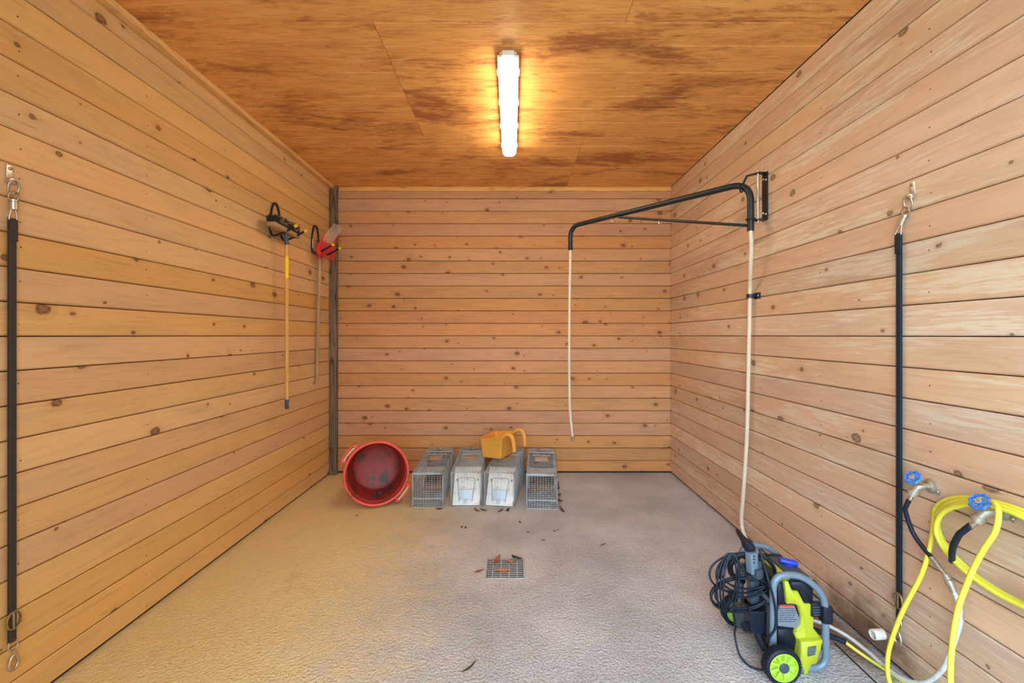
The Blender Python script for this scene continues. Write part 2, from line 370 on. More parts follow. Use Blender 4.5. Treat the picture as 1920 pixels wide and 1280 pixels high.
# ================================================================== ROOM SHELL
Y0 = -.35           # front end of the left wall
YF = -.40           # front end of the ceiling and floor slab
YR = -5.0           # right wall extended out of view, added length blocks sky from the right
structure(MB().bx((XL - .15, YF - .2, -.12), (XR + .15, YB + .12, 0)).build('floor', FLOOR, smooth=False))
fl = bpy.data.objects['floor']
MB().bx((1.555, -.4, .0005), (1.562, 2.1, .003)).build('expansion_joint', DARKGAP, fl, world=True)
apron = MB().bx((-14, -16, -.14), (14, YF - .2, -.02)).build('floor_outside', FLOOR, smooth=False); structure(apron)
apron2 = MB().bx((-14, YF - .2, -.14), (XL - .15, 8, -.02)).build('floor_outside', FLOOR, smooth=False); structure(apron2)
PIT, GAP = .1349, .0042
PLT = .02
def plank_mesh(L, h, name):
    t, c = PLT, .0058; z0, z1 = GAP / 2, h - GAP / 2
    prof = [(t, z0), (c, z0), (0, z0 + c), (0, z1 - c * .7), (c * .7, z1), (t, z1)]   # y (depth), z
    mb = MB(); n = len(prof)
    vs = [(0, y, z) for y, z in prof] + [(L, y, z) for y, z in prof]
    fs = [(i, (i + 1) % n, n + (i + 1) % n, n + i) for i in range(n)] + [tuple(range(n))[::-1], tuple(range(n, 2 * n))]
    mb.add(vs, fs); return mb
def wall(name, mat, origin, rotz, L, back):
    wo = structure(back.build(name, DARKGAP, smooth=False))
    inv = wo.matrix_basis.inverted()
    n = 23; full = None
    for k in range(n):
        z = k * PIT if k else .017; h = min((k + 1) * PIT, ZC - .002) - z
        if h < .02: break
        if abs(h - PIT) < 1e-6:
            if full is None: full = plank_mesh(L, PIT, 'plank').mesh('plank', mat, smooth=False)
            me = full
        else: me = plank_mesh(L, h, 'plank').mesh('plank', mat, smooth=False)
        o = bpy.data.objects.new('plank', me); COL.objects.link(o); o.parent = wo
        jit = R.uniform(-.0008, .0008)
        mw = Matrix.Translation((origin[0], origin[1], z)) @ Matrix.Rotation(rotz, 4, 'Z') @ Matrix.Translation((0, jit, 0))
        o.matrix_basis = Matrix.Translation(-wo.location) @ mw
    return wo
wl = wall('wall_left', WL, (XL, Y0, 0), PI / 2, YB - Y0 - .001, MB().bx((XL - .12, Y0, 0), (XL - .0215, YB + .12, ZC)))
wr = wall('wall_right', WR, (XR, YB - .001, 0), -PI / 2, YB - YR, MB().bx((XR + .0215, YR, 0), (XR + .12, YB + .12, ZC)))
wb = wall('wall_back', WB, (XL + .0005, YB, 0), 0, XR - XL - .001, MB().bx((XL - .02, YB + .0215, 0), (XR + .02, YB + .12, ZC)))
XO = -.85
wf = wall('light_blocker_wall', WL, (XO, Y0, 0), PI, XO - XL - .001, MB().bx((XL - .12, Y0 - .14, 0), (XO, Y0 - .0215, ZC)))  # added unseen return wall, keeps skylight off the left floor and wall
# nail heads along the studs
def nails(wo, fn, cols):
    mb = MB()
    for c in cols:
        for k in range(22):
            p, d = fn(c + R.uniform(-.006, .006), .0 + (k + R.choice((.35, .5, .62))) * PIT)
            mb.lathe([(1e-6, .0008), (.0032, .0006), (.0038, -.001)], 8, Matrix.Translation(p) @ align(d))
    mb.build('nail_heads', NAIL, wo, world=True, kind='stuff')
nails(wl, lambda y, z: (Vector((XL, y, z)), (1, 0, 0)), [1.72, 2.32, 2.95, 3.57, 4.2])
nails(wr, lambda y, z: (Vector((XR, y, z)), (-1, 0, 0)), [1.78, 2.41, 3.0, 3.62, 4.25])
nails(wb, lambda x, z: (Vector((x, YB, z)), (0, -1, 0)), [-1.35, -.74, -.13, .48, 1.09, 1.6])

# ceiling : grooved plywood sheets
def bounds(): return [2.226, 2.406, 2.65, 2.91, 3.067, 3.274, 3.512, 3.68, 3.93, 4.15, 4.42, 1.04, 1.24, 1.45, 1.68, 1.86, 2.05, .8, .6, .4, .2, 0, -.2]
GR = sorted(bounds() + [-.2 - .21 * k for k in range(1, 12)])
def panel(x0, x1, y0, y1):
    ys = [g for g in GR if y0 + .03 < g < y1 - .03]
    prof = [(y0, .006), (y0 + .004, 0)]
    for g in ys: prof += [(g - .005, 0), (g - .0015, .005), (g + .0015, .005), (g + .005, 0)]
    prof += [(y1 - .004, 0), (y1, .006)]
    full = prof + [(y1, .018), (y0, .018)]; n = len(full)
    cx, cy = (x0 + x1) / 2, (y0 + y1) / 2
    vs = [(x0 - cx, y - cy, z) for y, z in full] + [(x1 - cx, y - cy, z) for y, z in full]
    fs = [(i, (i + 1) % n, n + (i + 1) % n, n + i) for i in range(n)]
    fs += [tuple(range(n))[::-1], tuple(range(n, 2 * n))]
    o = bpy.data.objects.new('ceiling_panel', MB().add(vs, fs).mesh('ceiling_panel', CEIL, smooth=False)); COL.objects.link(o)
    return o, Vector((cx, cy, ZC))
ce = structure(MB().bx((XL - .12, YF, ZC + .0185), (XR + .12, YB + .12, ZC + .12)).build('ceiling', DARKGAP, smooth=False))
e = .0012
for y0, y1, seam in ((3.512, YB - .001, .585), (2.226, 3.512, -.71), (1.04, 2.226, .58), (YF, 1.04, -.71)):
    for x0, x1 in ((XL + .001, seam - e), (seam + e, XR - .001)):
        o, c = panel(x0, x1, y0 + e, y1 - e); o.parent = ce; o.location = c - ce.location
# ceiling trims and the corner post
def bar_x(name, a, b, mat, ax):   # bevelled batten whose local X is its length
    a, b = Vector(a), Vector(b); c = (a + b) / 2; d = b - a
    if ax == 'y': dims = (d.y, d.x, d.z); rot = PI / 2
    elif ax == 'z': dims = (d.z, d.y, d.x); rot = 0
    else: dims = tuple(d); rot = 0
    o = bpy.data.objects.new(name, MB().box((0, 0, 0), dims, bev=.003).mesh(name, mat)); COL.objects.link(o); o.location = c
    o.rotation_euler = (0, -PI / 2, 0) if ax == 'z' else (0, 0, rot)
    return structure(o)
bar_x('trim_1', (XL + .001, Y0, ZC - .036), (XL + .052, YB - .022, ZC - .001), TRIM, 'y')
bar_x('trim_2', (XL + .085, YB - .020, ZC - .046), (XR - .002, YB - .001, ZC - .001), TRIM, 'x')
bar_x('trim_3', (XL + .001, YB - .075, .004), (XL + .076, YB - .0225, ZC - .042), POST, 'z')
bar_x('trim_4', (XL + .053, YB - .055, ZC - .041), (XL + .083, YB - .0225, ZC - .002), POST, 'z')

# ================================================================== CEILING LIGHT
def ceiling_light():
    lx, y0, y1 = -.022, 2.44, 3.71; ym = (y0 + y1) / 2; L = y1 - y0
    t = thing('ceiling_light', 'lit white tube light fitting mounted on the wooden ceiling', 'light', (lx, ym, ZC - .095))
    h = MB(); h.box((0, 0, .076), (.098, L - .02, .036), bev=.008); h.box((0, 0, .062), (.124, L, .016), bev=.006)
    h.build('housing', LAMPB, t)
    g = MB()
    prof = [(-.056, .0545), (-.052, .022), (-.036, .004), (0, 0), (.036, .004), (.052, .022), (.056, .0545)]
    n = len(prof); vs = []; fs = []
    st = [(-L / 2 + .012, .55, .030), (-L / 2 + .03, .92, .008), (-L / 2 + .05, 1, 0), (L / 2 - .05, 1, 0), (L / 2 - .03, .92, .008), (L / 2 - .012, .55, .030)]
    for y, k, dz in st:
        for x, z in prof: vs.append((x * k, y, min(.0545, z + dz * (1 - z / .0545))))
    for i in range(len(st) - 1):
        for k in range(n - 1): fs.append((i * n + k, i * n + k + 1, (i + 1) * n + k + 1, (i + 1) * n + k))
    fs.append(tuple(range(n))); fs.append(tuple((len(st) - 1) * n + k for k in range(n)))
    for i in range(len(st) - 1): fs.append((i * n, (i + 1) * n, (i + 1) * n + n - 1, i * n + n - 1))
    g.add(vs, fs); g.build('diffuser', GLOW, t)
    ec = MB(); ec.box((0, -L / 2 - .012, .066), (.07, .03, .028), bev=.007); ec.build('end_cap', LAMPB, t)
    for k in range(4):
        y = -L / 2 + .14 + k * (L - .28) / 3
        for s in (-1, 1):
            c = MB(); c.box((s * .0645, y, .056), (.006, .035, .026), bev=.002); c.build('clip', LAMPB, t)
ceiling_light()

# ================================================================== LEFT WALL : HOOKS, BROOM, FORK
def wall_hook(y, label):
    # two arms .165 m apart, hairpin against the wall
    t = thing('wall_hook', label, 'hook', (XL, y, 2.28), group=None)
    s = .082; x0 = .010
    p = [(.215, -s, .085), (.125, -s, .035), (.055, -s, .010), (.022, -s, .018), (x0, -s * .98, .075), (x0, -s * .80, .19), (x0, -s * .45, .268), (x0, 0, .292),
         (x0, s * .45, .268), (x0, s * .80, .19), (x0, s * .98, .075), (.022, s, .018), (.055, s, .010), (.125, s, .035), (.215, s, .085)]
    MB().tube(smooth_path(p, 5), .0085, 8).build('bent_rod', BLACK, t)
    for q in (-s, s):
        d = Vector((.09, 0, .05)).normalized(); a = Vector((.207, q, .0805))
        c = MB(); cyl(c, a, a + d * .024, .0125, 10); c.build('tip', YTIP, t)
    st = MB(); st.box((.0195, -s * .98, .10), (.003, .014, .09), bev=.001); st.build('sticker', PVC, t)
    for q in (-1, 1):
        c = MB(); c.lathe([(1e-6, .006), (.006, .004), (.007, 0)], 10, Matrix.Translation((.0175, q * s * .82, .175)) @ align((1, 0, 0))); c.build('screw', STEEL, t)
wall_hook(3.565, 'black bent-rod wall hook with yellow tips holding the push broom')
wall_hook(4.29, 'black bent-rod wall hook with yellow tips holding the red fork')

def push_broom():
    hx, hy = -1.835, 3.535
    t = thing('push_broom', 'push broom with yellow wooden handle hanging head-up from a wall hook', 'broom', (hx, hy, .89))
    c0 = Vector((hx, hy - .035, 2.333))
    b = MB(); b.box(c0, (.068, .40, .034), rot=(-.03, 0, 0), bev=.008); b.build('block', BLOCKW, t, world=True)
    br = MB(); r = random.Random(3)
    for i in range(34):
        for j in range(5):
            y = c0.y - .19 + .38 * i / 33; x = c0.x - .027 + .0135 * j; h = .055 + r.uniform(-.006, .012)
            br.tube([(x, y, c0.z + .014), (x + r.uniform(-.006, .006) + (j - 2) * .003, y + r.uniform(-.006, .006), c0.z + .017 + h)], [.0058, .0042], 4)
    br.build('bristles', BRIST, t, world=True, kind='stuff')
    st = MB()
    for i in range(330):
        yy = r.uniform(-.14, .20); p = Vector((c0.x + r.uniform(-.034, .038), c0.y + yy, c0.z + r.uniform(.028, .088)))
        d = Vector((r.uniform(-1, 1), r.uniform(-1, 1), r.uniform(-.35, .35))).normalized() * r.uniform(.012, .034)
        st.tube([p - d, p + d], r.uniform(.0015, .0042), 4)
    st.build('caked_straw', MUD, t, world=True, kind='stuff')
    f = MB(); cyl(f, (hx + .003, hy, 2.225), (hx, hy - .01, 2.318), .017, 12); f.build('ferrule', GREYPL, t, world=True)
    top, bot = Vector((hx + .003, hy, 2.228)), Vector((-1.835, 3.545, .955))
    h = MB(); cyl(h, (0, 0, 0), (0, 0, 0.001), .0001)
    h = MB().box((0, 0, 0), (1, 1, 1)); h = MB()
    L = (top - bot).length
    h.v = []; h.f = []
    # handle with its length along local X so that the grain runs along it
    h.lathe([(.0135, 0), (.0145, L * .5), (.0135, L)], 14, Matrix.Rotation(PI / 2, 4, 'Y'))
    o = bpy.data.objects.new('handle', h.mesh('handle', HANDLE_Y)); COL.objects.link(o); o.parent = t
    q = (top - bot).normalized().to_track_quat('X', 'Y')
    o.matrix_basis = Matrix.Translation(bot - t.location) @ q.to_matrix().to_4x4()
    dirn = (top - bot).normalized()
    s = MB(); cyl(s, bot + dirn * 1.0, bot + dirn * 1.175, .0152, 14); s.build('sticker', YSTICK, o.parent, world=True)
    g = MB(); g.lathe([(.010, 0), (.016, .006), (.0165, .075), (.0145, .08)], 14, Matrix.Translation(bot - dirn * .066) @ align(dirn)); g.build('grip', GREYPL, t, world=True)
    g = MB(); g.box(bot + Vector((.0168, -.004, -.02)), (.002, .013, .045), bev=.0008); g.build('grip_label', LABEL, t, world=True)
push_broom()

def manure_fork():
    bx_, by = -1.905, 4.285
    t = thing('manure_fork', 'red manure fork with pale tines hanging tines-up beside the corner post', 'fork', (bx_, by, 1.01))
    # axes of the head : a along the wall, u along the tines (up and out), n the face normal
    O = Vector((-1.885, 4.285, 2.325)); a = Vector((.03, 1, 0)).normalized(); u = Vector((.50, .14, .86)).normalized(); n = Vector((.86, 0, -.50)).normalized()
    W = .215
    def P(s, q, h): return O + a * s + u * q + n * h
    bk = MB()
    # scooped basket: curved plate
    prof = [(-.02, .115), (-.035, .075), (-.025, .03), (.01, .008), (.07, 0), (.10, 0)]
    vs = []; fs = []
    ss = [-W / 2 + W * i / 12 for i in range(13)]
    for s in ss:
        for q, h in prof: vs.append(P(s, q, h))
    for s in ss:
        for q, h in prof: vs.append(P(s, q - .003, h - .007))
    m = len(prof); k = len(ss) * m
    for i in range(12):
        for j in range(m - 1):
            fs.append((i * m + j, (i + 1) * m + j, (i + 1) * m + j + 1, i * m + j + 1)); fs.append((k + i * m + j, k + i * m + j + 1, k + (i + 1) * m + j + 1, k + (i + 1) * m + j))
    for j in range(m - 1):
        fs.append((j, j + 1, k + j + 1, k + j)); fs.append((12 * m + j, k + 12 * m + j, k + 12 * m + j + 1, 12 * m + j + 1))
    for i in range(12):
        fs.append((i * m, k + i * m, k + (i + 1) * m, (i + 1) * m)); fs.append((i * m + m - 1, (i + 1) * m + m - 1, k + (i + 1) * m + m - 1, k + i * m + m - 1))
    bk.add(vs, fs)
    basket = bk.build('basket', REDF, t, world=True)
    for i in range(14):
        rb = MB(); s = -W / 2 + W * (i + .5) / 14
        rb.tube(smooth_path([P(s, -.018, .118), P(s, -.033, .077), P(s, -.022, .034), P(s, .012, .013), P(s, .07, .006), P(s, .105, .004)], 3), .0035, 5); rb.build('rib', REDF, basket, world=True)
    for i in range(11):
        s = -W / 2 + W * (i + .5) / 11; c = 1 - abs(i - 6.5) / 7
        tn = MB(); tn.tube([P(s, .09, .003), P(s, .20, .001), P(s, .305, .012)], [.0032, .0028, .0018], 6); tn.build('tine', TINE, t, world=True)
    web = MB(); web.prism([(-.09, .08), (.09, .08), (.07, .12), (.04, .17), (.02, .14), (-.01, .215), (-.04, .15), (-.07, .11)], -.0045, .0005)
    web.v = [P(v.x, v.z, v.y) for v in web.v]; web.build('web', REDF, t, world=True)
    for sgn, gp in ((1, [(-.03, .10), (.0, .02), (.09, -.004), (.21, .0), (.11, .03), (.03, .085)]), (-1, [(-.035, .075), (-.022, .03), (.012, .010), (.07, .0), (.20, -.004), (.10, .014), (.03, .028), (-.012, .075)])):
        sd = MB(); sd.prism(gp, -.004, .004)
        sd.v = [P(sgn * (W / 2 + .006) + v.y, v.x, v.z) for v in sd.v]; sd.build('side_guard', REDF, t, world=True)
    top, bot = Vector((-1.893, 4.285, 2.315)), Vector((-1.925, 4.285, 1.012)); L = (top - bot).length
    h = MB(); h.lathe([(.009, 0), (.0135, .01), (.0145, L * .5), (.014, L)], 14, Matrix.Rotation(PI / 2, 4, 'Y'))
    o = bpy.data.objects.new('handle', h.mesh('handle', HANDLE_G)); COL.objects.link(o); o.parent = t
    o.matrix_basis = Matrix.Translation(bot - t.location) @ (top - bot).to_track_quat('X', 'Y').to_matrix().to_4x4()
    k_ = MB(); cyl(k_, top - Vector((0, 0, .07)), top + Vector((0.004, 0, .02)), .018, 12); k_.build('socket', REDF, t, world=True)
manure_fork()

# ================================================================== CROSS TIES
def cross_tie(side, y, ztop, zbot, label, smat, lean):
    X = XL if side < 0 else XR; i = -side     # i points into the room
    t = thing('cross_tie', label, 'strap', (X, y, zbot - .09))
    def P(dx, dy, z): return Vector((X + i * dx, y + dy, z))
    pl = MB(); pl.box(P(.003, -lean, ztop - .012), (.004, .024, .06), bev=.0018); pl.box(P(.012, -lean, ztop - .045), (.018, .026, .022), bev=.003); pl.build('wall_plate', STEEL, t, world=True)
    sc_ = MB(); sc_.lathe([(1e-6, .005), (.006, .0035), (.007, 0)], 10, Matrix.Translation(P(.005, -lean, ztop + .004)) @ align((i, 0, 0))); sc_.build('screw', CHROME, t, world=True)
    def ring(c, r, tilt, rr, sq=1.):
        pts = [c + Vector((i * math.cos(tilt) * 0 + i * r * .35 * math.sin(a_), r * math.cos(a_) * math.cos(tilt) - sq * r * math.sin(a_) * math.sin(tilt) * .0, sq * r * math.sin(a_))) for a_ in [2 * PI * k / 16 for k in range(17)]]
        return MB().tube(pts, rr, 6, caps=False)
    ring(P(.018, -lean * .9, ztop - .07), .021, .5, .0035, 1.35).build('ring', STEEL, t, world=True)
    ring(P(.018, -lean * .7, ztop - .105), .017, 0, .0032, 1.2).build('snap_ring', CHROME, t, world=True)
    sb = MB(); sb.tube([P(.018, -lean * .6, ztop - .12), P(.018, -lean * .25, ztop - .155)], [.012, .0135], 8); sb.tube([P(.018, -lean * .62, ztop - .117), P(.018, -lean * .58, ztop - .124)], .015, 8); sb.build('snap_body', STEEL, t, world=True)
    fk = MB()
    for s in (-1, 1): fk.tube([P(.018, -lean * .28 + s * .006, ztop - .15), P(.016, s * .013, ztop - .185), P(.016, s * .013, ztop - .197)], .003, 6)
    fk.tube([P(.016, -.013, ztop - .195), P(.016, .013, ztop - .195)], .003, 6); fk.build('buckle_bar', STEEL, t, world=True)
    b = MB(); zs = [ztop - .188 - (ztop - .188 - zbot) * k / 10 for k in range(11)]
    for k in range(10): pass
    b.add([P(.012 + .0035 * q, s * .0128, z) for z in zs for (s, q) in ((-1, -1), (1, -1), (1, 1), (-1, 1))], [(4 * k + j, 4 * k + (j + 1) % 4, 4 * k + 4 + (j + 1) % 4, 4 * k + 4 + j) for k in range(10) for j in range(4)] + [(0, 1, 2, 3), (40, 41, 42, 43)])
    b.build('webbing', smat, t, world=True, smooth=False)
    for s in (-1, 1):
        ed = MB(); ed.tube([P(.0158, s * .0098, ztop - .2), P(.0158, s * .0098, zbot + .01)], .0009, 4); ed.build('stitching', GREYPL, t, world=True)
    lp = MB(); lp.box(P(.0178, 0, ztop - .235), (.005, .0285, .085), bev=.0015); lp.build('stitched_fold', smat, t, world=True)
    sl = MB(); prof = [(.0175, 0), (.0215, .0015), (.0215, .0035), (.0175, .0045)]
    pts = [P(.018, .024 * math.cos(a_), zbot + .085 + .034 * math.sin(a_)) for a_ in [2 * PI * k / 18 for k in range(19)]]
    sl.tube(pts, .005, 6, caps=False, flat=.6); sl.box(P(.018, 0, zbot + .085), (.005, .008, .062), bev=.0015); sl.build('slide_buckle', BRASS, t, world=True)
    lo = MB(); lo.tube(smooth_path([P(.014, -.012, zbot + .004), P(.016, -.016, zbot - .02), P(.016, 0, zbot - .034), P(.016, .016, zbot - .02), P(.014, .012, zbot + .004)], 4), .0032, 6); lo.build('lower_ring', STEEL, t, world=True)
    sn = MB(); sn.tube(smooth_path([P(.018, 0, zbot - .03), P(.018, .004, zbot - .05), P(.018, .016, zbot - .075), P(.018, .010, zbot - .10), P(.018, -.008, zbot - .102), P(.018, -.016, zbot - .085), P(.018, -.010, zbot - .06), P(.018, 0, zbot - .05)], 5), .0055, 8); sn.build('snap_hook', STEEL, t, world=True)
cross_tie(1, 1.91, 2.125, .238, 'black cross-tie strap with metal snaps hanging beside the faucets', STRAP, .055)
cross_tie(-1, 1.684, 2.13, .30, 'dark brown worn cross-tie strap hanging on the wall with the broom', STRAP_W, .0)

# ================================================================== WASH BOOM AND ITS HOSE
PVX, PVY = 1.592, 2.90      # pivot axis of the boom
TIP = Vector((.545, 4.06, 0))
def boom():
    t = thing('wash_boom', 'black swing-arm hose boom with diagonal brace bracketed to the plank wall', 'boom', (PVX, PVY, 2.19))
    pl = MB(); pl.box((XR - .004, 2.935, 2.425), (.007, .062, .325), bev=.002); pl.box((XR - .035, 2.935, 2.583), (.062, .040, .006)); pl.box((XR - .035, 2.935, 2.268), (.062, .040, .006)); bracket = pl.build('wall_bracket', BLACK, t, world=True)
    for z in (2.54, 2.31):
        for s in (-1, 1):
            c = MB(); c.lathe([(1e-6, .007), (.007, .005), (.0085, 0)], 8, Matrix.Translation((XR - .0075, 2.935 + s * .015, z + s * .006)) @ align((-1, 0, 0))); c.build('bolt', STEEL, bracket, world=True)
    p = MB(); cyl(p, (XR - .052, 2.935, 2.245), (XR - .052, 2.935, 2.60), .0075, 10); p.build('hinge_pin', STEEL, t, world=True)
    d = Vector((TIP.x - PVX, TIP.y - PVY, 0)); L = d.length; d = d / L
    A = Vector((PVX, PVY, 2.185)); B = Vector((PVX, PVY, 2.512)); Cc = Vector((TIP.x, TIP.y, 2.505)); D = Vector((TIP.x, TIP.y, 2.285))
    pts = fillet([A, B, Cc, D], .13, 8)
    MB().tube(pts, [.0215 if i < 10 else .0205 for i in range(len(pts))], 14).build('arm', BLACK, t, world=True)
    s = MB(); q = Vector((PVX, PVY, 2.225)); s.tube([q + d * .02, Vector((PVX, PVY, 2.485)) + d * (L * .66)], .0105, 8, flat=.7); s.build('brace', BLACK, t, world=True)
    for z0, nm in ((2.583, 0), (2.262, 1)):
        lk = MB(); e0 = Vector((XR - .052, 2.935, z0)); e1 = Vector((PVX, PVY, z0 - .02 * (1 - nm) )) + (d * .06 if nm == 0 else Vector()) + Vector((0, 0, -.075 if nm == 0 else 0))
        lk.tube([e0, (e0 * .35 + e1 * .65) + Vector((0, 0, .045 if nm == 0 else 0)), e1], .009, 6, flat=.4)
        if nm == 0:
            lk.tube([e1 + Vector((0, 0, .0)) + Vector((.027 * math.cos(a_) * d.y, -.027 * math.cos(a_) * d.x, .027 * math.sin(a_) - .004)) for a_ in [2 * PI * k / 14 for k in range(15)]], .005, 6, caps=False)
        else:
            lk.tube([e1 + Vector((.0265 * math.cos(a_), .0265 * math.sin(a_), 0)) for a_ in [2 * PI * k / 14 for k in range(15)]], .006, 6, caps=False)
        lk.build('hinge_link', BLACK, t, world=True)
    for f_, dz in ((.70, -.028), (.42, -.14)):
        pos = Vector((PVX, PVY, 2.507 + (dz if f_ > .6 else 0))) + d * (L * f_)
        if f_ < .6: pos.z = 2.225 + (2.485 - 2.225) * (f_ / .66) - .012
        r_ = MB(); r_.tube([pos + Vector((.010 * math.cos(a_), 0, .012 * math.sin(a_) - .008)) for a_ in [2 * PI * k / 12 for k in range(13)]], .0025, 5, caps=False); r_.build('guide_ring', STEEL, t, world=True)
boom()
def boom_hose():
    t = thing('boom_hose', 'beige water hose running up the wall and hanging from the boom tip', 'hose', (1.66, 3.08, 0.01))
    riser = [(PVX, PVY, 2.22), (PVX, PVY, 2.18), (PVX + .01, PVY + .01, 2.10), (1.63, 2.97, 1.95), (1.672, 3.055, 1.83), (1.676, 3.065, 1.70), (1.676, 3.08, 1.3), (1.676, 3.10, .8), (1.672, 3.135, .4), (1.668, 3.16, .15), (1.664, 3.11, .055), (1.655, 3.00, .024)]
    MB().tube(smooth_path(riser, 6), .0135, 10).build('riser', HOSE_B, t, world=True)
    dx, dy = TIP.x, TIP.y
    dr = [(dx, dy, 2.33), (dx, dy, 2.25), (dx - .006, dy, 1.9), (dx - .010, dy, 1.5), (dx - .010, dy, 1.1), (dx - .004, dy, .80), (dx + .014, dy, .60), (dx + .022, dy, .535)]
    MB().tube(smooth_path(dr, 6), .0125, 10).build('drop', HOSE_B, t, world=True)
    f = MB(); cyl(f, (dx + .0205, dy, .548), (dx + .026, dy, .505), .0165, 8); f.build('brass_fitting', BRASS, t, world=True)
boom_hose()
def hose_clip():
    t = thing('hose_clip', 'small black clip fixing the beige hose to the plank wall', 'clip', (XR, 3.05, 1.735))
    c = MB(); pts = [(1.7115, 3.042, 1.765), (1.690, 3.044, 1.765), (1.672, 3.047, 1.765), (1.659, 3.064, 1.765), (1.672, 3.083, 1.765), (1.695, 3.085, 1.765)]
    c.tube(smooth_path([(1.700, 3.046, 1.765), (1.682, 3.046, 1.765), (1.664, 3.052, 1.765), (1.6585, 3.065, 1.765), (1.664, 3.079, 1.765), (1.682, 3.084, 1.765), (1.700, 3.084, 1.765)], 4), .020, 4, flat=.2)
    c.box((1.709, 3.03, 1.765), (.006, .075, .042), bev=.001); c.build('band', BLACK, t, world=True)
    s = MB(); s.lathe([(1e-6, .006), (.0065, .004), (.0075, 0)], 8, Matrix.Translation((1.706, 3.012, 1.765)) @ align((-1, 0, 0))); s.build('screw', STEEL, t, world=True)
hose_clip()

# ================================================================== FAUCETS
def faucet(y, z, label, reach):
    t = thing('faucet', label, 'faucet', (XR, y, z - .05))
    def P(dx, dy, dz): return Vector((XR - dx, y + dy, z + dz))
    f = MB(); f.lathe([(.030, 0), (.030, .003), (.014, .007), (.013, .009)], 20, Matrix.Translation(P(0, 0, 0)) @ align((-1, 0, 0)))
    f.box(P(.002, -.028, -.012), (.004, .03, .022), rot=(.4, 0, 0), bev=.0015); fl_ = f.build('flange', ZINCV, t, world=True)
    s = MB(); s.lathe([(1e-6, .003), (.005, .002), (.006, 0)], 8, Matrix.Translation(P(.0045, -.032, -.013)) @ align((-1, 0, 0))); s.build('screw', STEEL, fl_, world=True)
    b = MB(); b.tube(smooth_path([P(.004, 0, 0), P(.03, 0, 0), P(reach * .62, 0, 0), P(reach * .85, .003, -.008), P(reach, .008, -.028)], 4), [.011] * 5 + [.0155] * 8 + [.0135] * 4, 12)
    cyl(b, P(reach * .97, .007, -.020), P(reach * 1.05, .012, -.042), .0175, 14); cyl(b, P(reach * 1.0, .009, -.026), P(reach * 1.02, .010, -.032), .0205, 14)
    b.build('body', ZINCV, t, world=True)
    a = Vector((-.78, -.10, .62)).normalized()   # stem axis : out of the wall and up
    base = P(reach * .62, 0, .004)
    g = MB(); cyl(g, base, base + a * .022, .0135, 6); cyl(g, base + a * .02, base + a * .032, .010, 10); cyl(g, base + a * .03, base + a * .058, .0045, 8); g.build('stem', BRASS, t, world=True)
    c = base + a * .052; mx = Matrix.Translation(c) @ align(a)
    h = MB(); n = 48; rr = []
    prof = [(.0, -.004), (.004, -.0045), (.0075, 0), (.004, .0045), (-.002, .0035), (-.002, -.0035)]
    vs = []; fs = []
    for k in range(n):
        th = 2 * PI * k / n; r0 = .027 + .0022 * math.cos(8 * th)
        for (dr, dz) in prof: vs.append(((r0 + dr - .003) * math.cos(th), (r0 + dr - .003) * math.sin(th), dz))
    m_ = len(prof)
    for k in range(n):
        for j in range(m_): fs.append((k * m_ + j, ((k + 1) % n) * m_ + j, ((k + 1) % n) * m_ + (j + 1) % m_, k * m_ + (j + 1) % m_))
    h.add(vs, fs, mx)
    for k in range(6):
        th = 2 * PI * k / 6 + .2; h.box((math.cos(th) * .0165, math.sin(th) * .0165, 0), (.020, .0068, .005), rot=(0, 0, th), bev=.001, mx=mx)
    h.lathe([(.0115, -.004), (.0125, 0), (.0105, .0055), (1e-6, .0058)], 18, mx); wheel = h.build('handwheel', BLUE, t, world=True)
    k_ = MB(); k_.lathe([(.0095, .0057), (.0095, .0068), (1e-6, .007)], 16, mx); k_.build('disc', ZINCV, wheel, world=True)
    k_ = MB(); k_.lathe([(.0045, .0068), (.0045, .0105), (1e-6, .0115)], 6, mx); k_.build('nut', CHROME, wheel, world=True)
    return P(reach * 1.05, .012, -.042)
o1 = faucet(1.778, .872, 'blue-wheeled wall faucet feeding the narrow black supply hose', .062)
o2 = faucet(1.517, .874, 'blue-wheeled wall faucet with the yellow hose coiled over it', .075)

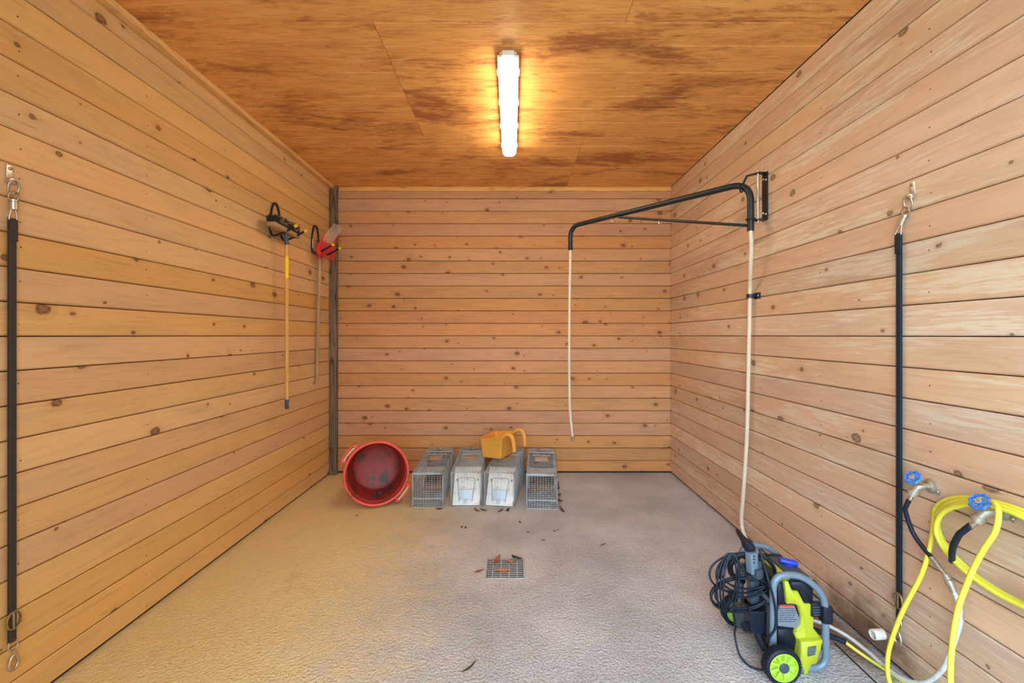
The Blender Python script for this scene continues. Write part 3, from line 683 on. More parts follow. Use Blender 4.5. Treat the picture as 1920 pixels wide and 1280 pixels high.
# ================================================================== HOSES BY THE RIGHT WALL
def supply_hose():
    t = thing('supply_hose', 'black hose joined to a clear hose looping down to the floor', 'hose', (1.62, 1.8, .0))
    f = MB(); cyl(f, o1, o1 + Vector((-.006, .006, -.024)), .0078, 8); f.build('upper_fitting', STEEL, t, world=True)
    p0 = o1 + Vector((-.006, .006, -.020))
    MB().tube(smooth_path([p0, p0 + Vector((-.006, .008, -.030)), (1.640, 1.812, .755), (1.655, 1.795, .675), (1.663, 1.755, .628), (1.668, 1.722, .603)], 6), .0085, 10).build('black_hose', BLACK_RUB, t, world=True)
    c = MB(); c.tube([(1.667, 1.728, .607), (1.669, 1.700, .583)], .0098, 8); c.tube([(1.669, 1.702, .585), (1.672, 1.672, .560)], .008, 8); c.build('crimp_sleeve', STEEL, t, world=True)
    c = MB(); c.tube([(1.671, 1.676, .564), (1.672, 1.664, .550)], .0125, 10); c.tube([(1.672, 1.664, .550), (1.673, 1.655, .535)], .0145, 10); c.tube([(1.673, 1.655, .535), (1.673, 1.645, .515)], .0110, 10); c.build('coupling', ZINCV, t, world=True)
    path = [(1.673, 1.647, .52), (1.674, 1.632, .49), (1.674, 1.623, .455), (1.672, 1.622, .42), (1.668, 1.632, .36), (1.66, 1.648, .28), (1.65, 1.67, .20), (1.635, 1.72, .115), (1.62, 1.79, .070), (1.615, 1.87, .055), (1.61, 1.97, .058), (1.585, 2.07, .064), (1.53, 2.14, .07), (1.45, 2.16, .08), (1.40, 2.15, .09)]
    MB().tube(smooth_path(path, 6), .0085, 10).build('clear_hose', HOSE_C, t, world=True)
    c = MB(); c.tube([(1.674, 1.627, .455), (1.673, 1.622, .43)], .0125, 10); c.build('hose_band', STEEL, t, world=True)
supply_hose()
def yellow_hose():
    t = thing('garden_hose', 'bright yellow water hose coiled on the faucet with ends trailing to the floor', 'hose', (1.6, 1.5, .0))
    p = []
    # strand that rises from the floor
    p += [Vector(q) for q in ((1.47, 1.20, .0095), (1.53, 1.55, .0095), (1.565, 1.74, .0095), (1.582, 1.822, .04), (1.592, 1.842, .12), (1.605, 1.832, .22), (1.624, 1.800, .36), (1.652, 1.755, .52), (1.675, 1.742, .64))]
    # three loops hanging over the faucet neck
    N = 52; th0, th1 = -.10, 6 * PI + .30 * PI
    for j in range(N):
        u_ = j / (N - 1); th = th0 + (th1 - th0) * u_; k = th / (2 * PI)
        aa = .292 - .022 * k + .010 * math.sin(5 * k); bb = .150 - .007 * k; xx = 1.700 - .0155 * k - .006 * max(0, -math.sin(th))
        p.append(Vector((xx, 1.462 + aa * math.cos(th), .755 - .006 * k + .003 * math.sin(7 * k) + bb * math.sin(th) + .010 * k * max(0, math.sin(th)))))
    # last strand over the front and down
    p += [Vector(q) for q in ((1.645, 1.500, .914), (1.630, 1.462, .916), (1.612, 1.440, .893), (1.598, 1.437, .84), (1.588, 1.462, .77), (1.578, 1.483, .70), (1.562, 1.492, .635), (1.535, 1.495, .55), (1.50, 1.480, .446), (1.465, 1.452, .32), (1.43, 1.40, .15), (1.40, 1.32, .04), (1.36, 1.15, .013), (1.25, .9, .013))]
    MB().tube(smooth_path(p, 5), .0084, 10).build('hose', YHOSE, t, world=True)
    # black leader from the second faucet into the coil
    f = MB(); cyl(f, o2, o2 + Vector((-.008, .014, -.022)), .0092, 8); f.build('fitting', STEEL, t, world=True)
    q0 = o2 + Vector((-.006, .012, -.016))
    MB().tube(smooth_path([q0, q0 + Vector((-.010, .018, -.030)), (1.614, 1.571, .765), (1.622, 1.600, .705), (1.652, 1.632, .64)], 8), .0102, 12).build('black_leader', BLACK_RUB, t, world=True)
yellow_hose()
def pvc_stub():
    c = on_x(1655, 1188, XR); mb = MB(); r0, r1 = .0225, .019
    mx = Matrix.Translation(c + Vector((.004, 0, 0))) @ align((-1, .0, -.06))
    mb.lathe([(r1, .004), (r0, 0), (r0, .05), (r0 - .001, .052), (r1, .052), (r1, .004)], 20, mx, closed=False)
    tag(mb.build('pipe_stub', PVC), 'short white plastic pipe stub sticking out of the wall near the floor', 'pipe')
pvc_stub()

# ================================================================== DRAIN AND LEAVES
DX, DY = -.044, 2.778
def drain():
    t = thing('drain_grate', 'small square metal floor drain grate set in the concrete', 'drain', (DX, DY, 0))
    w_ = .119
    f = MB()
    for s in (-1, 1):
        f.bx((-w_, s * w_ - .005, .0005), (w_, s * w_ + .005, .006), bev=.0015); f.bx((s * w_ - .005, -w_, .0005), (s * w_ + .005, w_, .0058), bev=.0015)
    f.build('frame', RUSTY, t)
    MB().bx((-w_, -w_, .0004), (w_, w_, .0012)).build('drain_pit', DARKGAP, t, smooth=False)
    for k in range(10):
        y = -w_ + .022 + (2 * w_ - .044) * k / 9
        MB().bx((-w_ + .008, y - .0034, .002), (w_ - .008, y + .0034, .0052), bev=.001).build('bar', RUSTY, t)
    for k in range(4):
        x = -w_ + 2 * w_ * (k + .8) / 4.6
        MB().bx((x - .003, -w_ + .006, .003), (x + .003, w_ - .006, .0062), bev=.001).build('cross_bar', RUSTY, t)
drain()
def leaf(loc, L, W, mat, rz, label, curl=.5, tilt=(0, 0), group=None, seed=0):
    r = random.Random(seed); mb = MB(); n = 7; vs = []; fs = []
    for i in range(n):
        u = i / (n - 1); wdt = W * math.sin(PI * min(1, u * .93 + .05)) ** .8
        x = (u - .5) * L; zc = curl * L * (u - .5) ** 2
        for s in (-1, -.5, 0, .5, 1):
            vs.append((x, s * wdt / 2 * (1 - .25 * curl), zc + abs(s) ** 1.5 * wdt * (.35 * curl) + r.uniform(-.001, .001)))
    for i in range(n - 1):
        for j in range(4): fs.append((i * 5 + j, i * 5 + j + 1, (i + 1) * 5 + j + 1, (i + 1) * 5 + j))
    k = len(vs); vs += [(x, y, z + .0012) for x, y, z in vs]; fs += [tuple(q + k for q in f)[::-1] for f in fs]
    mb.add(vs, fs); st = [Vector((-L * .5, 0, curl * L * .25)), Vector((-L * .68, .004, curl * L * .25 + L * .12))]
    mb.tube(st, .0009, 4)
    mx = Euler((tilt[0], tilt[1], rz)).to_matrix(); mb.v = [mx @ v for v in mb.v]
    zmin = min(v.z for v in mb.v); mb.v = [v + Vector(loc) - Vector((0, 0, zmin)) for v in mb.v]
    return tag(mb.build('dead_leaf', mat), label, 'leaf', group)
g = .0064
leaf((DX - .010, DY - .045, g), .095, .036, LEAFO, .05, 'bright orange dead leaf lying on the drain grate', .35, seed=1)
leaf((DX - .055, DY + .075, g), .075, .032, LEAFR, .9, 'dark red dead leaf standing tilted on the drain grate', .6, (.6, -.5), seed=2)
leaf((DX + .030, DY + .050, g), .075, .05, LEAFO, 2.2, 'small curled orange-brown dead leaf on the drain grate', .8, (.3, .2), seed=3)
leaf((DX + .085, DY + .088, g), .075, .034, LEAFD, .7, 'dark purplish dead leaf with upright stem on the drain grate', .8, (-.4, .5), seed=4)
leaf((DX + .052, DY + .115, g), .06, .035, LEAFD, 2.0, 'blackish curled dead leaf at the back edge of the drain grate', .9, (.5, .2), seed=5)
leaf(on_floor(898, 1071, 0) + Vector((0, 0, .001)), .07, .016, LEAFR, .5, 'narrow twisted brown dead leaf on concrete beside the drain grate', .7, (.8, 0), seed=6)
leaf(on_floor(1131, 1021), .055, .018, LEAFR, .6, 'lone reddish-brown dead leaf on bare concrete between drain and boom hose', .5, seed=7)
for i, (px, py, sz) in enumerate(((866, 989, .05), (873, 990, .04), (1019, 1013, .03), (1040, 996, .03), (1045, 994, .025), (990, 998, .025), (669, 967, .03), (975, 979, .03))):
    leaf(on_floor(px, py), sz, sz * .45, LEAFD if i % 2 else LEAFR, R.uniform(0, 6), 'small dark crumbled dead leaf on concrete before the wire traps', .8, (R.uniform(-.5, .5), R.uniform(-.4, .4)), 'crumbled leaves before the traps', seed=20 + i)
for i, (px, py, z) in enumerate(((1040, 903, .0), (1042, 911, .0), (1042, 919, .0), (1044, 929, .0), (1050, 958, 0), (1045, 940, 0))):
    leaf(on_floor(px + 3, py), .07, .035, LEAFR if i % 2 else LEAFD, R.uniform(0, 6), 'dark dead leaf against the outer side of the mesh-fronted trap farthest from the tub', .9, (R.uniform(-.7, .7), R.uniform(-.6, .6)), 'leaves beside the last trap', seed=40 + i)
for i, (px, py) in enumerate(((824, 955), (893, 957), (905, 957), (940, 958), (952, 957))):
    leaf(on_floor(px, py), .065, .03, LEAFR if i % 2 else LEAFD, R.uniform(0, 6), 'brown dead leaf on the floor at the front foot of a wire trap', .8, (R.uniform(-.5, .5), R.uniform(-.4, .4)), 'leaves at the feet of the traps', seed=60 + i)
leaf(on_floor(880, 1252), .09, .012, LEAFD, .9, 'thin dark twig-like dead leaf on pale rough concrete', .5, seed=80)

# ================================================================== RED TUB
def tub():
    rim_c = Vector((-1.175, 3.775, 0)); base_dir = Vector((-.125, .395, 0)).normalized()
    r0, r1, H = .222, .268, .385; half = math.atan((r1 - r0) / H)
    ax = (-base_dir * math.cos(half) + Vector((0, 0, math.sin(half)))).normalized()    # base -> rim
    C = rim_c + Vector((0, 0, .2905)) - ax * H
    q = ax.to_track_quat('Z', 'Y').to_matrix().to_4x4()
    mx = Matrix.Translation(C) @ q
    t = thing('muck_tub', 'red plastic muck tub with rope handles lying on its side', 'tub', (rim_c.x, rim_c.y + .15, 0))
    o = MB(); o.lathe([(1e-6, 0), (r0 - .01, 0), (r0, .012), (r1, H - .03), (r1 + .006, H - .028), (r1 + .008, H - .012), (r1 + .010, H), (r1 + .004, H + .009), (r1 - .008, H + .009), (r1 - .014, H - .002)], 56, mx, caps=False)
    o.build('shell', RED, t, world=True)
    i = MB(); i.lathe([(r1 - .014, H - .002), (r1 - .012, H - .03), (r0 - .006, .03), (r0 - .022, .0135), (r0 * .55, .0145), (r0 * .5, .012), (1e-6, .012)], 56, mx, caps=False)
    i.build('inner_wall', REDIN, t, world=True)
    rg = MB()
    for z in (.30, .335):
        rr = r0 + (r1 - r0) * z / H - .0072; rg.lathe([(rr, z - .004), (rr - .0035, z), (rr, z + .004)], 56, mx, caps=False)
    rg.build('inner_ribs', RED, t, world=True)
    # handles at upper left and lower right of the opening
    wx = Matrix.Translation(C) @ q
    inv = (q.to_3x3()).inverted()
    for sgn in (1, -1):
        dw = Vector((-.80, 0, .60)) * sgn; loc = inv @ dw; th = math.atan2(loc.y, loc.x)
        rot = Matrix.Rotation(th, 4, 'Z')
        lug = MB()
        for s in (-1, 1): lug.box((r1 + .020, s * .075, H - .012), (.045, .018, .022), bev=.005, mx=wx @ rot)
        lug.tube([wx @ rot @ Vector(p) for p in smooth_path([(r1 + .012, -.095, H - .012), (r1 + .040, -.070, H - .012), (r1 + .046, 0, H - .012), (r1 + .040, .070, H - .012), (r1 + .012, .095, H - .012)], 5)], .010, 8)
        lug.build('handle_lug', RED, t, world=True)
        rp = MB(); rp.tube([wx @ rot @ Vector(p) for p in ((r1 + .022, -.066, H + .004), (r1 + .027, -.03, H + .007), (r1 + .027, .03, H + .007), (r1 + .022, .066, H + .004))], .009, 8); rp.build('rope', ROPE, t, world=True)
    # clump of leaves inside
    p = rim_c + base_dir * .16 + Vector((.0, 0, .028))
    for k in range(3):
        leaf(p + Vector((R.uniform(-.03, .03), R.uniform(-.03, .03), .0)), .085, .05, LEAFD, R.uniform(0, 6), 'dark wet leaf lying inside the red tub', .9, (R.uniform(-.7, .7), R.uniform(-.7, .7)), 'wet leaves in the red tub', seed=90 + k)
tub()

# ================================================================== WIRE TRAPS
TW, TL, TH = .262, .84, .300
def grid(mb, o, u, v, lu, lv, nu, nv, r, skip=()):
    o, u, v = Vector(o), Vector(u), Vector(v)
    for k in range(nu + 1):
        p = o + u * (lu * k / nu); mb.tube([p, p + v * lv], r, 4, caps=False)
    for k in range(nv + 1):
        p = o + v * (lv * k / nv); mb.tube([p, p + u * lu], r, 4, caps=False)
def make_trap(kind, label, loc, rz, plate):
    t = thing('wire_trap', label, 'trap', loc, (0, 0, rz), group='wire traps along the back wall')
    w_ = TW / 2; r = .0016; z0 = .004
    fr = MB()
    for sx in (-1, 1):
        for z in (z0, TH): fr.tube([(sx * w_, 0, z), (sx * w_, TL, z)], .0038, 6)
        for y in (0, TL): fr.tube([(sx * w_, y, z0), (sx * w_, y, TH)], .0038, 6)
    for y in (0, TL):
        for z in (z0, TH): fr.tube([(-w_, y, z), (w_, y, z)], .0038, 6)
    fr.build('frame', GALV, t)
    sides = MB(); grid(sides, (-w_, 0, z0), (0, 1, 0), (0, 0, 1), TL, TH - z0, 33, 12, r); sides.build('side_mesh', GALV, t, kind='stuff')
    sides = MB(); grid(sides, (w_, 0, z0), (0, 1, 0), (0, 0, 1), TL, TH - z0, 33, 12, r); sides.build('side_mesh', GALV, t, kind='stuff')
    top = MB(); grid(top, (-w_, 0, TH), (1, 0, 0), (0, 1, 0), TW, TL, 10, 33, r); top.build('top_mesh', GALV, t, kind='stuff')
    bt = MB(); grid(bt, (-w_, 0, z0), (1, 0, 0), (0, 1, 0), TW, TL, 10, 33, r); bt.build('bottom_mesh', GALV, t, kind='stuff')
    bk = MB(); grid(bk, (-w_, TL, z0), (1, 0, 0), (0, 0, 1), TW, TH - z0, 10, 12, r); bk.build('end_mesh', GALV, t, kind='stuff')
    # handle guard plate with carry handle on top
    hp = MB(); hp.box((0, .44, TH + .006), (.125, .155, .004), bev=.0015); hpo = hp.build('handle_guard', plate, t)
    hb = MB(); hb.tube(fillet([(-.048, .40, TH + .008), (-.048, .40, TH + .016), (.048, .40, TH + .016), (.048, .40, TH + .008)], .012, 4), .0035, 6); hb.build('carry_handle', CHROME, hpo)
    rl = MB(); rl.tube([(-.085, .56, TH + .006), (.085, .56, TH + .006)], .003, 6); rl.tube([(-w_ - .004, .66, TH + .008), (w_ + .004, .66, TH + .008)], .004, 6); rl.build('linkage_rod', GALVS, t)
    for s in (-1, -.4, .4, 1):
        c = MB(); c.box((s * .075, .59, TH + .005), (.022, .016, .004)); c.build('clip', GALVS, t)
    lt = MB(); lt.box((.0, TL - .05, TH + .007), (.022, .06, .006), bev=.002); lt.build('latch', GALVS, t)
    pan = MB(); pan.box((0, .42, .03), (TW - .03, .16, .004), rot=(.12, 0, 0)); pan.build('trigger_pan', CHROME, t)
    ldo = MB(); ldo.box((0, .66, .15), (TW - .02, .003, .38), rot=(-.9, 0, 0)); ldo.build('rear_door', LEAFD if kind == 'mesh' else GALVS, t)
    if kind == 'mesh':
        em = MB(); grid(em, (-w_, 0, z0), (1, 0, 0), (0, 0, 1), TW, TH - z0, 11, 18, r * 1.15); em.build('front_mesh', GALV, t, kind='stuff')
        for s in (-1, 1):
            sh = MB(); sh.box((s * (w_ - .006), .055, TH / 2), (.002, .10, TH - .02)); sh.build('side_plate', GALVS, t)
        ip = MB(); ip.box((0, .12, TH - .014), (TW - .03, .20, .002)); ip.build('inner_baffle', GALVS, t)
        for z in (TH - .012, .07):
            b_ = MB(); b_.box((0, .012, z), (TW - .02, .003, .012)); b_.build('cross_strip', GALVS, t)
    else:
        # sloping solid door, ribbed, with lock plate and wire bail
        a = Vector((0, .005, .012)); b = Vector((0, .20, TH - .012)); d = (b - a).normalized(); n = Vector((0, -d.z, d.y)); L = (b - a).length
        w2 = w_ - .012
        q = Matrix((Vector((1, 0, 0)), d, -n)).transposed().to_4x4(); mx = Matrix.Translation((a + b) / 2) @ q
        dr = MB(); dr.box((0, 0, 0), (2 * w2, L, .0035), bev=.001, mx=mx)
        for s in (-1, 1): dr.box((s * w2, 0, .006), (.003, L, .014), mx=mx)
        door = dr.build('door', DOORW, t)
        for k in range(9):
            x = -w2 + 2 * w2 * (k + .5) / 9; rb = MB(); rb.box((x, .045, -.004), (.010, L * .74, .010), bev=.003, mx=mx); rb.build('rib', DOORW, door)
        lk = MB(); lk.box((-.008, -L / 2 + .085, -.022), (.125, .082, .004), rot=(-.25, 0, 0), bev=.0015, mx=mx); lk.box((-.008, -L / 2 + .035, -.014), (.03, .045, .004), bev=.001, mx=mx); lk.build('lock_plate', GALVS, door)
        for s in (-1, 1):
            c = MB(); c.box((s * w2 * .78, .05, -.0035), (.008, .018, .003), mx=mx); c.build('slot', LABELD, door)
        bl = MB(); bl.tube(fillet([mx @ Vector((-.06, -L / 2 + .03, -.02)), mx @ Vector((-.085, .06, -.03)), mx @ Vector((.075, .06, -.03)), mx @ Vector((.05, -L / 2 + .03, -.02))], .03, 5), .0028, 6); bl.build('lock_bail', GALV, door)
        tabm = MB(); tabm.box((0, .012, TH - .012), (.028, .004, .035)); tabm.build('tab', GALVS, t)
    return t
def fx(px0, px1, py): a, b = on_floor(px0, py), on_floor(px1, py); return (a + b) / 2
make_trap('mesh', 'grey wire cage trap with mesh front, standing beside the red tub', fx(771, 833, 951) + Vector((0, .0, .0)), .02, PLATE)
make_trap('door', 'wire cage trap with pale ribbed door, standing next to the mesh-fronted trap by the tub', fx(844, 904, 950), .01, PLATE)
make_trap('door', 'wire cage trap with pale ribbed door, set askew under the orange feeder', fx(907, 964, 951) + Vector((.002, 0, 0)), -.135, PLATE)
make_trap('mesh', 'wire cage trap with mesh front and leaves piled against its side', fx(986, 1046, 954.5) , -.06, PLATE2)

# ================================================================== ORANGE FEEDER
def feeder():
    loc = Vector((-.135, 4.275, TH + .0185)); rz = math.atan2(.29, .137)
    t = thing('hook_over_feeder', 'orange plastic hook-over feed bucket sitting on top of the wire traps', 'feeder', loc, (0, 0, rz))
    # local X along the long side; hooks on the -Y side (towards the room and right)
    def ring(lx, ly, z, r_, k=5):
        pts = []
        for (sx, sy, a0) in ((1, 1, 0), (-1, 1, PI / 2), (-1, -1, PI), (1, -1, 3 * PI / 2)):
            for j in range(k):
                a = a0 + PI / 2 * j / (k - 1); pts.append(Vector((sx * (lx - r_) + r_ * math.cos(a), sy * (ly - r_) + r_ * math.sin(a), z)))
        return pts
    rings = [ring(.139, .096, 0, .02), ring(.145, .102, .006, .02), ring(.168, .122, .188, .022), ring(.178, .132, .192, .024), ring(.178, .132, .197, .024), ring(.166, .120, .196, .022), ring(.138, .096, .010, .02)]
    for i in (3, 4, 5):   # wavy rim: low at the front, high at the hook side
        for v in rings[i]: v.z += .012 * (-v.y / .13) * (1 if abs(v.x) > .05 else .25)
    n = len(rings[0]); vs = [v for r_ in rings for v in r_]; fs = []
    for i in range(len(rings) - 1):
        for k in range(n): fs.append((i * n + k, i * n + (k + 1) % n, (i + 1) * n + (k + 1) % n, (i + 1) * n + k))
    fs.append(tuple(range(n))[::-1]); fs.append(tuple((len(rings) - 1) * n + k for k in range(n)))
    MB().add(vs, fs).build('bucket', ORANGE, t, ang=.6)
    for s in (-1, 1):
        h = MB(); x = s * .125
        path = smooth_path([(x, -.112, .196), (x, -.135, .212), (x, -.170, .232), (x, -.202, .222), (x, -.220, .18), (x, -.228, .12), (x, -.230, .085)], 4)
        fr = frames(path); vs = []; fs = []
        for p, (u, w_) in zip(path, fr):
            for (dx_, dz_) in ((-.033, 0), (-.033, .008), (-.016, .008), (-.012, .018), (.012, .018), (.016, .008), (.033, .008), (.033, 0)):
                tv = Vector((dx_, 0, 0)); 
                nrm = Vector((0, 0, 1))
                vs.append((p, dx_, dz_))
        out = []
        for i, p in enumerate(path):
            tgt = (path[min(i + 1, len(path) - 1)] - path[max(i - 1, 0)]).normalized(); nr = Vector((1, 0, 0)).cross(tgt)
            nr = -nr if (nr.z < 0 and i < len(path) * .4) or (nr.y > 0 and i >= len(path) * .4) else nr
            for (_, dx_, dz_) in vs[i * 8:i * 8 + 8]: out.append(p + Vector((dx_, 0, 0)) + nr * dz_)
        m = 8
        for i in range(len(path) - 1):
            for k in range(m): fs.append((i * m + k, i * m + (k + 1) % m, (i + 1) * m + (k + 1) % m, (i + 1) * m + k))
        fs.append(tuple(range(m))); fs.append(tuple((len(path) - 1) * m + k for k in range(m)))
        h.add(out, fs); h.build('hook', ORANGE, t, ang=.6)
feeder()

# ================================================================== PRESSURE WASHER
def washer():
    t = thing('pressure_washer', 'lime green and black electric pressure washer with grey tube frame and coiled cord', 'pressure washer', (1.25, 2.05, 0))
    def wp(cx, cy, Y): return at(1280 + cx / 4, 960 + cy / 4, Y)
    def B(name, mb, m, par=None, **k): return mb.build(name, m, par or t, world=True, **k)
    YN, YFar = 1.915, 2.185
    def loop(Y):
        return fillet([(1.150, Y, .085), (1.150, Y, .432), (1.275, Y, .436), (1.378, Y, .345), (1.384, Y, .024), (1.20, Y, .0235), (1.155, Y, .05)], .06, 6)
    for Y in (YN, YFar): B('side_frame', MB().tube(loop(Y), .0145, 12), GREYFR)
    cb = MB(); cyl(cb, (1.383, YN, .10), (1.383, YFar, .10), .011, 10); B('cross_tube', cb, GREYFR)
    cb = MB(); cyl(cb, (1.155, YN, .30), (1.155, YFar, .30), .011, 10); B('cross_tube', cb, GREYFR)
    ax = MB(); cyl(ax, (1.153, 1.845, .078), (1.153, 2.255, .078), .009, 10); B('axle', ax, STEEL)
    # wheels
    def wheel(Y, sgn):
        mx = Matrix.Translation((1.153, Y, .0785)) @ Matrix.Rotation(PI / 2 if sgn < 0 else -PI / 2, 4, 'X')   # local +Z = outwards
        ty = MB(); ty.lathe([(.058, -.021), (.066, -.024), (.074, -.019), (.0765, -.01), (.0765, .01), (.074, .019), (.066, .023), (.0605, .021), (.058, .008)], 48, mx, caps=False)
        for k in range(40):
            a_ = 2 * PI * k / 40
            for z in (-.013, .0, .013):
                ty.box((.0765 * math.cos(a_ + (.08 if z == 0 else 0)), .0765 * math.sin(a_ + (.08 if z == 0 else 0)), z), (.004, .006, .008), rot=(0, 0, a_), mx=mx)
        tyre = B('tyre', ty, NAVY)
        rm = MB(); rm.lathe([(.0595, -.012), (.0605, .0215), (.0565, .0225), (.0545, .010), (.052, .006), (.02, .004), (1e-6, .004)], 48, mx)
        rim = B('wheel_rim', rm, LIMEW)
        for k in range(9):
            a_ = 2 * PI * k / 9; sp = MB(); sp.box((.039 * math.cos(a_), .039 * math.sin(a_), .012), (.034, .010, .016), rot=(.22, 0, a_), bev=.002, mx=mx)
            B('spoke', sp, LIMEW, rim)
        hb = MB(); hb.lathe([(.026, .004), (.026, .018), (.0245, .021)], 28, mx); B('hub_ring', hb, LIMEW, rim)
        hb = MB(); hb.lathe([(.0215, .018), (.0215, .023), (.019, .0245), (1e-6, .0245)], 28, mx); B('hub_cap', hb, GREYPL, rim)
    wheel(1.862, -1); wheel(2.235, 1)
    # body core
    co = MB(); co.prism([(1.185, .075), (1.33, .075), (1.345, .14), (1.345, .385), (1.325, .405), (1.19, .405), (1.17, .37), (1.17, .12)], 1.942, 2.158, .008); B('housing', co, NAVY)
    def poly(pts, Y): return [(wp(a, b, Y).x, wp(a, b, Y).z) for a, b in pts]
    for Y, Yi in ((1.925, 1.945), (2.175, 2.155)):
        sh = MB(); sh.prism(poly([(765, 520), (795, 520), (822, 592), (868, 596), (915, 690), (982, 688), (984, 872), (1030, 930), (1012, 1003), (1000, 1050), (982, 1108), (942, 1122), (912, 1188), (888, 1190), (856, 1085), (862, 960), (838, 912), (862, 880), (890, 845), (892, 780), (868, 705), (838, 690), (784, 690)], 1.925), Y, Yi, .004); B('lime_shell', sh, LIME)
        rg = MB(); rg.tube(smooth_path([(p[0], Y - .001 if Y < 2 else Y + .001, p[1]) for p in poly([(780, 655), (840, 660), (880, 710), (910, 790), (905, 845), (870, 890), (842, 905)], 1.925)], 4), .0035, 6); B('shell_ridge', rg, LIME)
    bs = MB(); bs.prism(poly([(862, 945), (1025, 935), (1012, 1003), (982, 1108), (942, 1122), (912, 1188), (888, 1190), (856, 1085)], 1.925), 1.900, 1.926, .006); B('shell_foot', bs, LIME)
    vp = MB(); vp.prism(poly([(940, 1010), (1000, 1000), (990, 1065), (935, 1078)], 1.90), 1.897, 1.902); vent = B('vent', vp, GREYPL)
    for k in range(6):
        a_, b_ = wp(938, 1018 + 10 * k, 1.896), wp(994, 1012 + 9 * k, 1.896); s = MB(); s.tube([a_, b_], .0013, 4); B('vent_slat', s, LABEL, vent)
    tb = MB(); tb.box((1.222, 2.035, .4075), (.032, .20, .012), bev=.004); B('lime_band', tb, LIME)
    dk = MB(); dk.box((1.290, 2.03, .402), (.092, .165, .022), rot=(0, .10, 0), bev=.007); B('top_deck', dk, GREYPL)
    cap = MB(); cap.box((1.300, 2.045, .424), (.078, .032, .020), rot=(0, .1, -.30), bev=.0085); cap.tube([(1.300, 2.045, .40), (1.300, 2.045, .421)], .022, 14); B('blue_cap', cap, BLUEC)
    pn = MB(); pn.prism(poly([(808, 525), (950, 520), (980, 545), (980, 685), (920, 685), (872, 588), (832, 586)], 1.93), 1.930, 1.946, .003); B('side_panel', pn, NAVY)
    # rating label
    lb = MB(); lb.prism(poly([(730, 698), (835, 698), (876, 800), (870, 870), (715, 850), (715, 745)], 1.935), 1.9345, 1.943); lab = B('label', lb, LABEL)
    rd = MB(); rd.prism(poly([(734, 698), (832, 700), (835, 712), (730, 711)], 1.934), 1.9325, 1.936); B('label_strip', rd, REDL, lab)
    r = random.Random(5)
    for k, yy in enumerate((722, 738, 754, 770, 786, 802, 818)):
        x = 724
        while x < 835 + 4 * k * .8 - 12:
            wd = r.uniform(14, 42); wd = min(wd, 842 + 3 * k - x)
            bar = MB(); bar.prism(poly([(x, yy), (x + wd, yy), (x + wd, yy + 3), (x, yy + 3)], 1.934), 1.933, 1.936); B('label_line', bar, LABELD, lab); x += wd + 5
    lp = MB(); lp.prism(poly([(715, 880), (835, 880), (835, 920), (856, 970), (850, 1010), (715, 985)], 1.935), 1.936, 1.95, .004); B('lower_panel', lp, NAVY)
    lp = MB(); lp.prism(poly([(715, 535), (755, 530), (775, 690), (715, 700)], 1.935), 1.936, 1.95, .003); B('upper_panel', lp, NAVY)
    # black clamp on the outer tube
    cl = MB(); cl.box((1.384, 1.918, .262), (.042, .042, .075), bev=.008); cl.box((1.347, 1.930, .275), (.05, .022, .062), bev=.005); clamp = B('hose_clamp', cl, NAVY)
    for k in range(4):
        s = MB(); s.box((1.343, 1.918, .256 + .011 * k), (.030, .006, .005), bev=.001); B('clamp_rib', s, GREYPL, clamp)
    # room-side accessories : gun holder, nozzle rack, pump fittings
    hd = MB(); hd.prism([(-.028, 0), (.028, 0), (.034, .085), (-.034, .085)], -.026, .026)
    hd.v = [Vector((1.105 + v.x, 1.985 + v.y, .145 + v.z)) for v in hd.v]; holder = B('gun_holder', hd, NAVY)
    for s in (-1, 1):
        w_ = MB(); w_.box((1.105 + s * .033, 1.985, .24), (.006, .058, .030), bev=.002); B('holder_lip', w_, NAVY, holder)
    w_ = MB(); w_.box((1.105, 1.957, .236), (.062, .005, .022), bev=.001); B('holder_lip', w_, NAVY, holder)
    el = MB(); el.tube(smooth_path([(1.118, 1.985, .15), (1.125, 1.975, .115), (1.142, 1.955, .075)], 4), .019, 10); B('lance_elbow', el, NAVY)
    kn = MB(); cyl(kn, (1.085, 2.0, .155), (1.062, 1.99, .150), .020, 14); cyl(kn, (1.064, 1.991, .1505), (1.058, 1.988, .149), .010, 10); B('hose_inlet', kn, NAVY)
    pm = MB(); pm.lathe([(.048, 0), (.052, .01), (.050, .07), (.030, .085)], 24, Matrix.Translation((1.12, 2.09, .10))); B('pump', pm, GREYPL)
    col = MB(); col.box((1.120, 2.02, .33), (.042, .042, .16), bev=.006); B('grip_column', col, GREYPL)
    col = MB(); col.box((1.120, 2.018, .385), (.056, .056, .05), bev=.006); B('holster_mouth', col, NAVY)
    for k in range(4):
        s = MB(); s.box((1.160, 1.948, .255 + .013 * k), (.045, .010, .006), bev=.002); B('fin', s, GREYPL)
    bp = MB(); bp.box((1.162, 1.95, .20), (.036, .014, .17), bev=.005); B('frame_bracket', bp, GREYPL)
    hk = MB(); hk.tube(smooth_path([(1.12, 2.10, .30), (1.065, 2.10, .33), (1.055, 2.10, .38), (1.09, 2.10, .415), (1.15, 2.10, .42)], 5), .013, 10); B('cord_hook', hk, NAVY)
    nz = MB(); cyl(nz, (1.105, 2.06, .395), (1.085, 2.045, .425), .013, 12); nzo = B('nozzle', nz, GREYPL)
    nz = MB(); cyl(nz, (1.085, 2.045, .425), (1.081, 2.042, .432), .011, 8); B('nozzle_tip', nz, PLATE, nzo)
    nb = MB(); cyl(nb, (1.118, 2.005, .408), (1.115, 2.0, .420), .011, 12); B('blue_button', nb, BLUEC)
    # cord : bundle of loops hung over the hook
    r = random.Random(11); cord = MB()
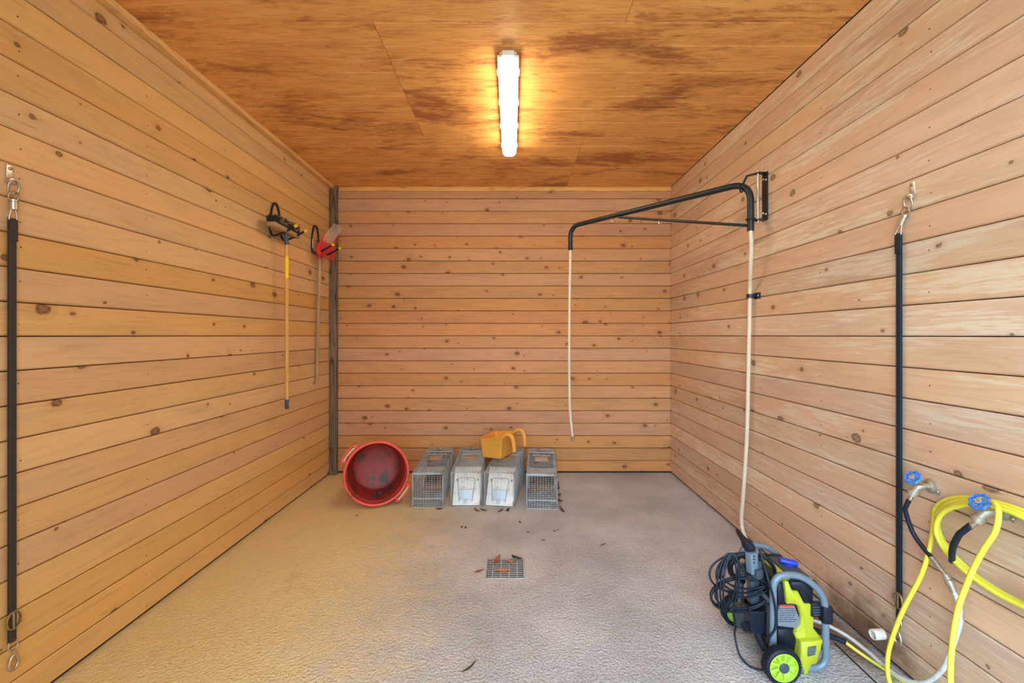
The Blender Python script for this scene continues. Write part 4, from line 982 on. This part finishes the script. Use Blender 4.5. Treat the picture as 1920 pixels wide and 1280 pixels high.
    def ell(cx, cy, rx, ry, Y0_, rotd, n=14, ph=0., dy=.012):
        out = []
        for k in range(n):
            a_ = ph + 2 * PI * k / n; x = rx * math.cos(a_); y = ry * math.sin(a_); c_, s_ = math.cos(rotd), math.sin(rotd)
            out.append(wp(cx + x * c_ - y * s_, cy + x * s_ + y * c_, Y0_ + dy * math.sin(a_ * 2 + ph)))
        return out
    pts = []
    specs = [(450, 455, 240, 150, 1.985, -.05), (470, 470, 225, 165, 1.978, .05), (480, 450, 215, 155, 1.972, -.1), (500, 440, 200, 140, 1.966, .0),
             (440, 610, 230, 120, 1.985, -.12), (430, 620, 215, 130, 1.978, -.05), (440, 615, 235, 135, 1.972, -.15), (450, 600, 205, 115, 1.964, -.1),
             (330, 520, 70, 220, 1.958, .12), (345, 520, 62, 215, 1.952, .10), (365, 530, 60, 225, 1.950, .08)]
    for i, s_ in enumerate(specs):
        cx, cy, rx, ry, Yq, ro = s_
        pts += ell(cx + r.uniform(-8, 8), cy + r.uniform(-8, 8), rx + r.uniform(-10, 10), ry + r.uniform(-10, 10), Yq, ro, 14, -.9, .010)
    cordo = B('power_cord', cord.tube(smooth_path(pts, 4), .0046, 6), BLACK_RUB)
    tl = MB(); tl.tube(smooth_path([wp(575, 275, 1.955), wp(600, 360, 1.94), wp(640, 500, 1.90), wp(680, 640, 1.894), wp(700, 760, 1.893), wp(695, 870, 1.894), wp(650, 940, 1.90), wp(632, 985, 1.93)], 6), .0048, 8); B('cord_lead', tl, BLACK_RUB, cordo)
    tl = MB(); tl.tube(smooth_path([wp(375, 740, 1.965), wp(395, 850, 2.02), Vector((1.04, 2.03, .09)), Vector((1.04, 1.99, .03)), Vector((1.065, 1.95, .0065)), Vector((1.11, 1.925, .0065)), Vector((1.17, 1.93, .0065)), Vector((1.22, 1.96, .0065))], 6), .0048, 8); B('cord_tail', tl, BLACK_RUB, cordo)
    # plug with ground-fault box
    A_ = wp(520, 290, 1.955); Bq = wp(405, 132, 2.08)
    pl = MB(); pth = [A_ + (Bq - A_) * k for k in (0, .12, .3, .45, .62, .8, 1.)]
    pl.tube(pth, [.016, .024, .025, .017, .0125, .0115, .006], 12); plug = B('cord_plug', pl, BLACK_RUB)
    gm = wp(520, 375, 1.955); gb = MB(); gb.box(gm, (.042, .034, .092), rot=(0, -.10, .35), bev=.004); B('ground_fault_box', gb, GREYFR, plug)
    gb = MB(); gb.box(wp(558, 455, 1.945), (.036, .036, .04), rot=(0, -.1, .35), bev=.003); B('plug_block', gb, GREYPL, plug)
    for k in range(3):
        s = MB(); s.box(wp(536, 330 + 24 * k, 1.932), (.005, .004, .006), rot=(0, 0, .35)); B('indicator', s, LABELD, plug)
    pr = MB(); pr.box(wp(575, 395, 1.95), (.02, .012, .03), rot=(0, -.1, .35), bev=.002); B('side_socket', pr, GREYPL, plug)
washer()
def pressure_hose():
    t = thing('pressure_hose', 'thin yellow pressure hose with black end sleeve leaving the washer', 'hose', (1.5, 2.0, 0))
    a = smooth_path([(1.33, 2.06, .13), (1.40, 2.06, .105), (1.48, 2.05, .08), (1.555, 2.03, .058)], 4)
    MB().tube(a, .0125, 10).build('end_sleeve', BLACK_RUB, t, world=True)
    MB().tube(smooth_path([(1.55, 2.032, .06), (1.60, 1.99, .030), (1.645, 1.93, .012), (1.675, 1.85, .0085), (1.690, 1.70, .0085), (1.680, 1.5, .0085), (1.60, 1.2, .0085), (1.5, 1.0, .0085)], 6), .0073, 8).build('hose', YHOSE, t, world=True)
pressure_hose()
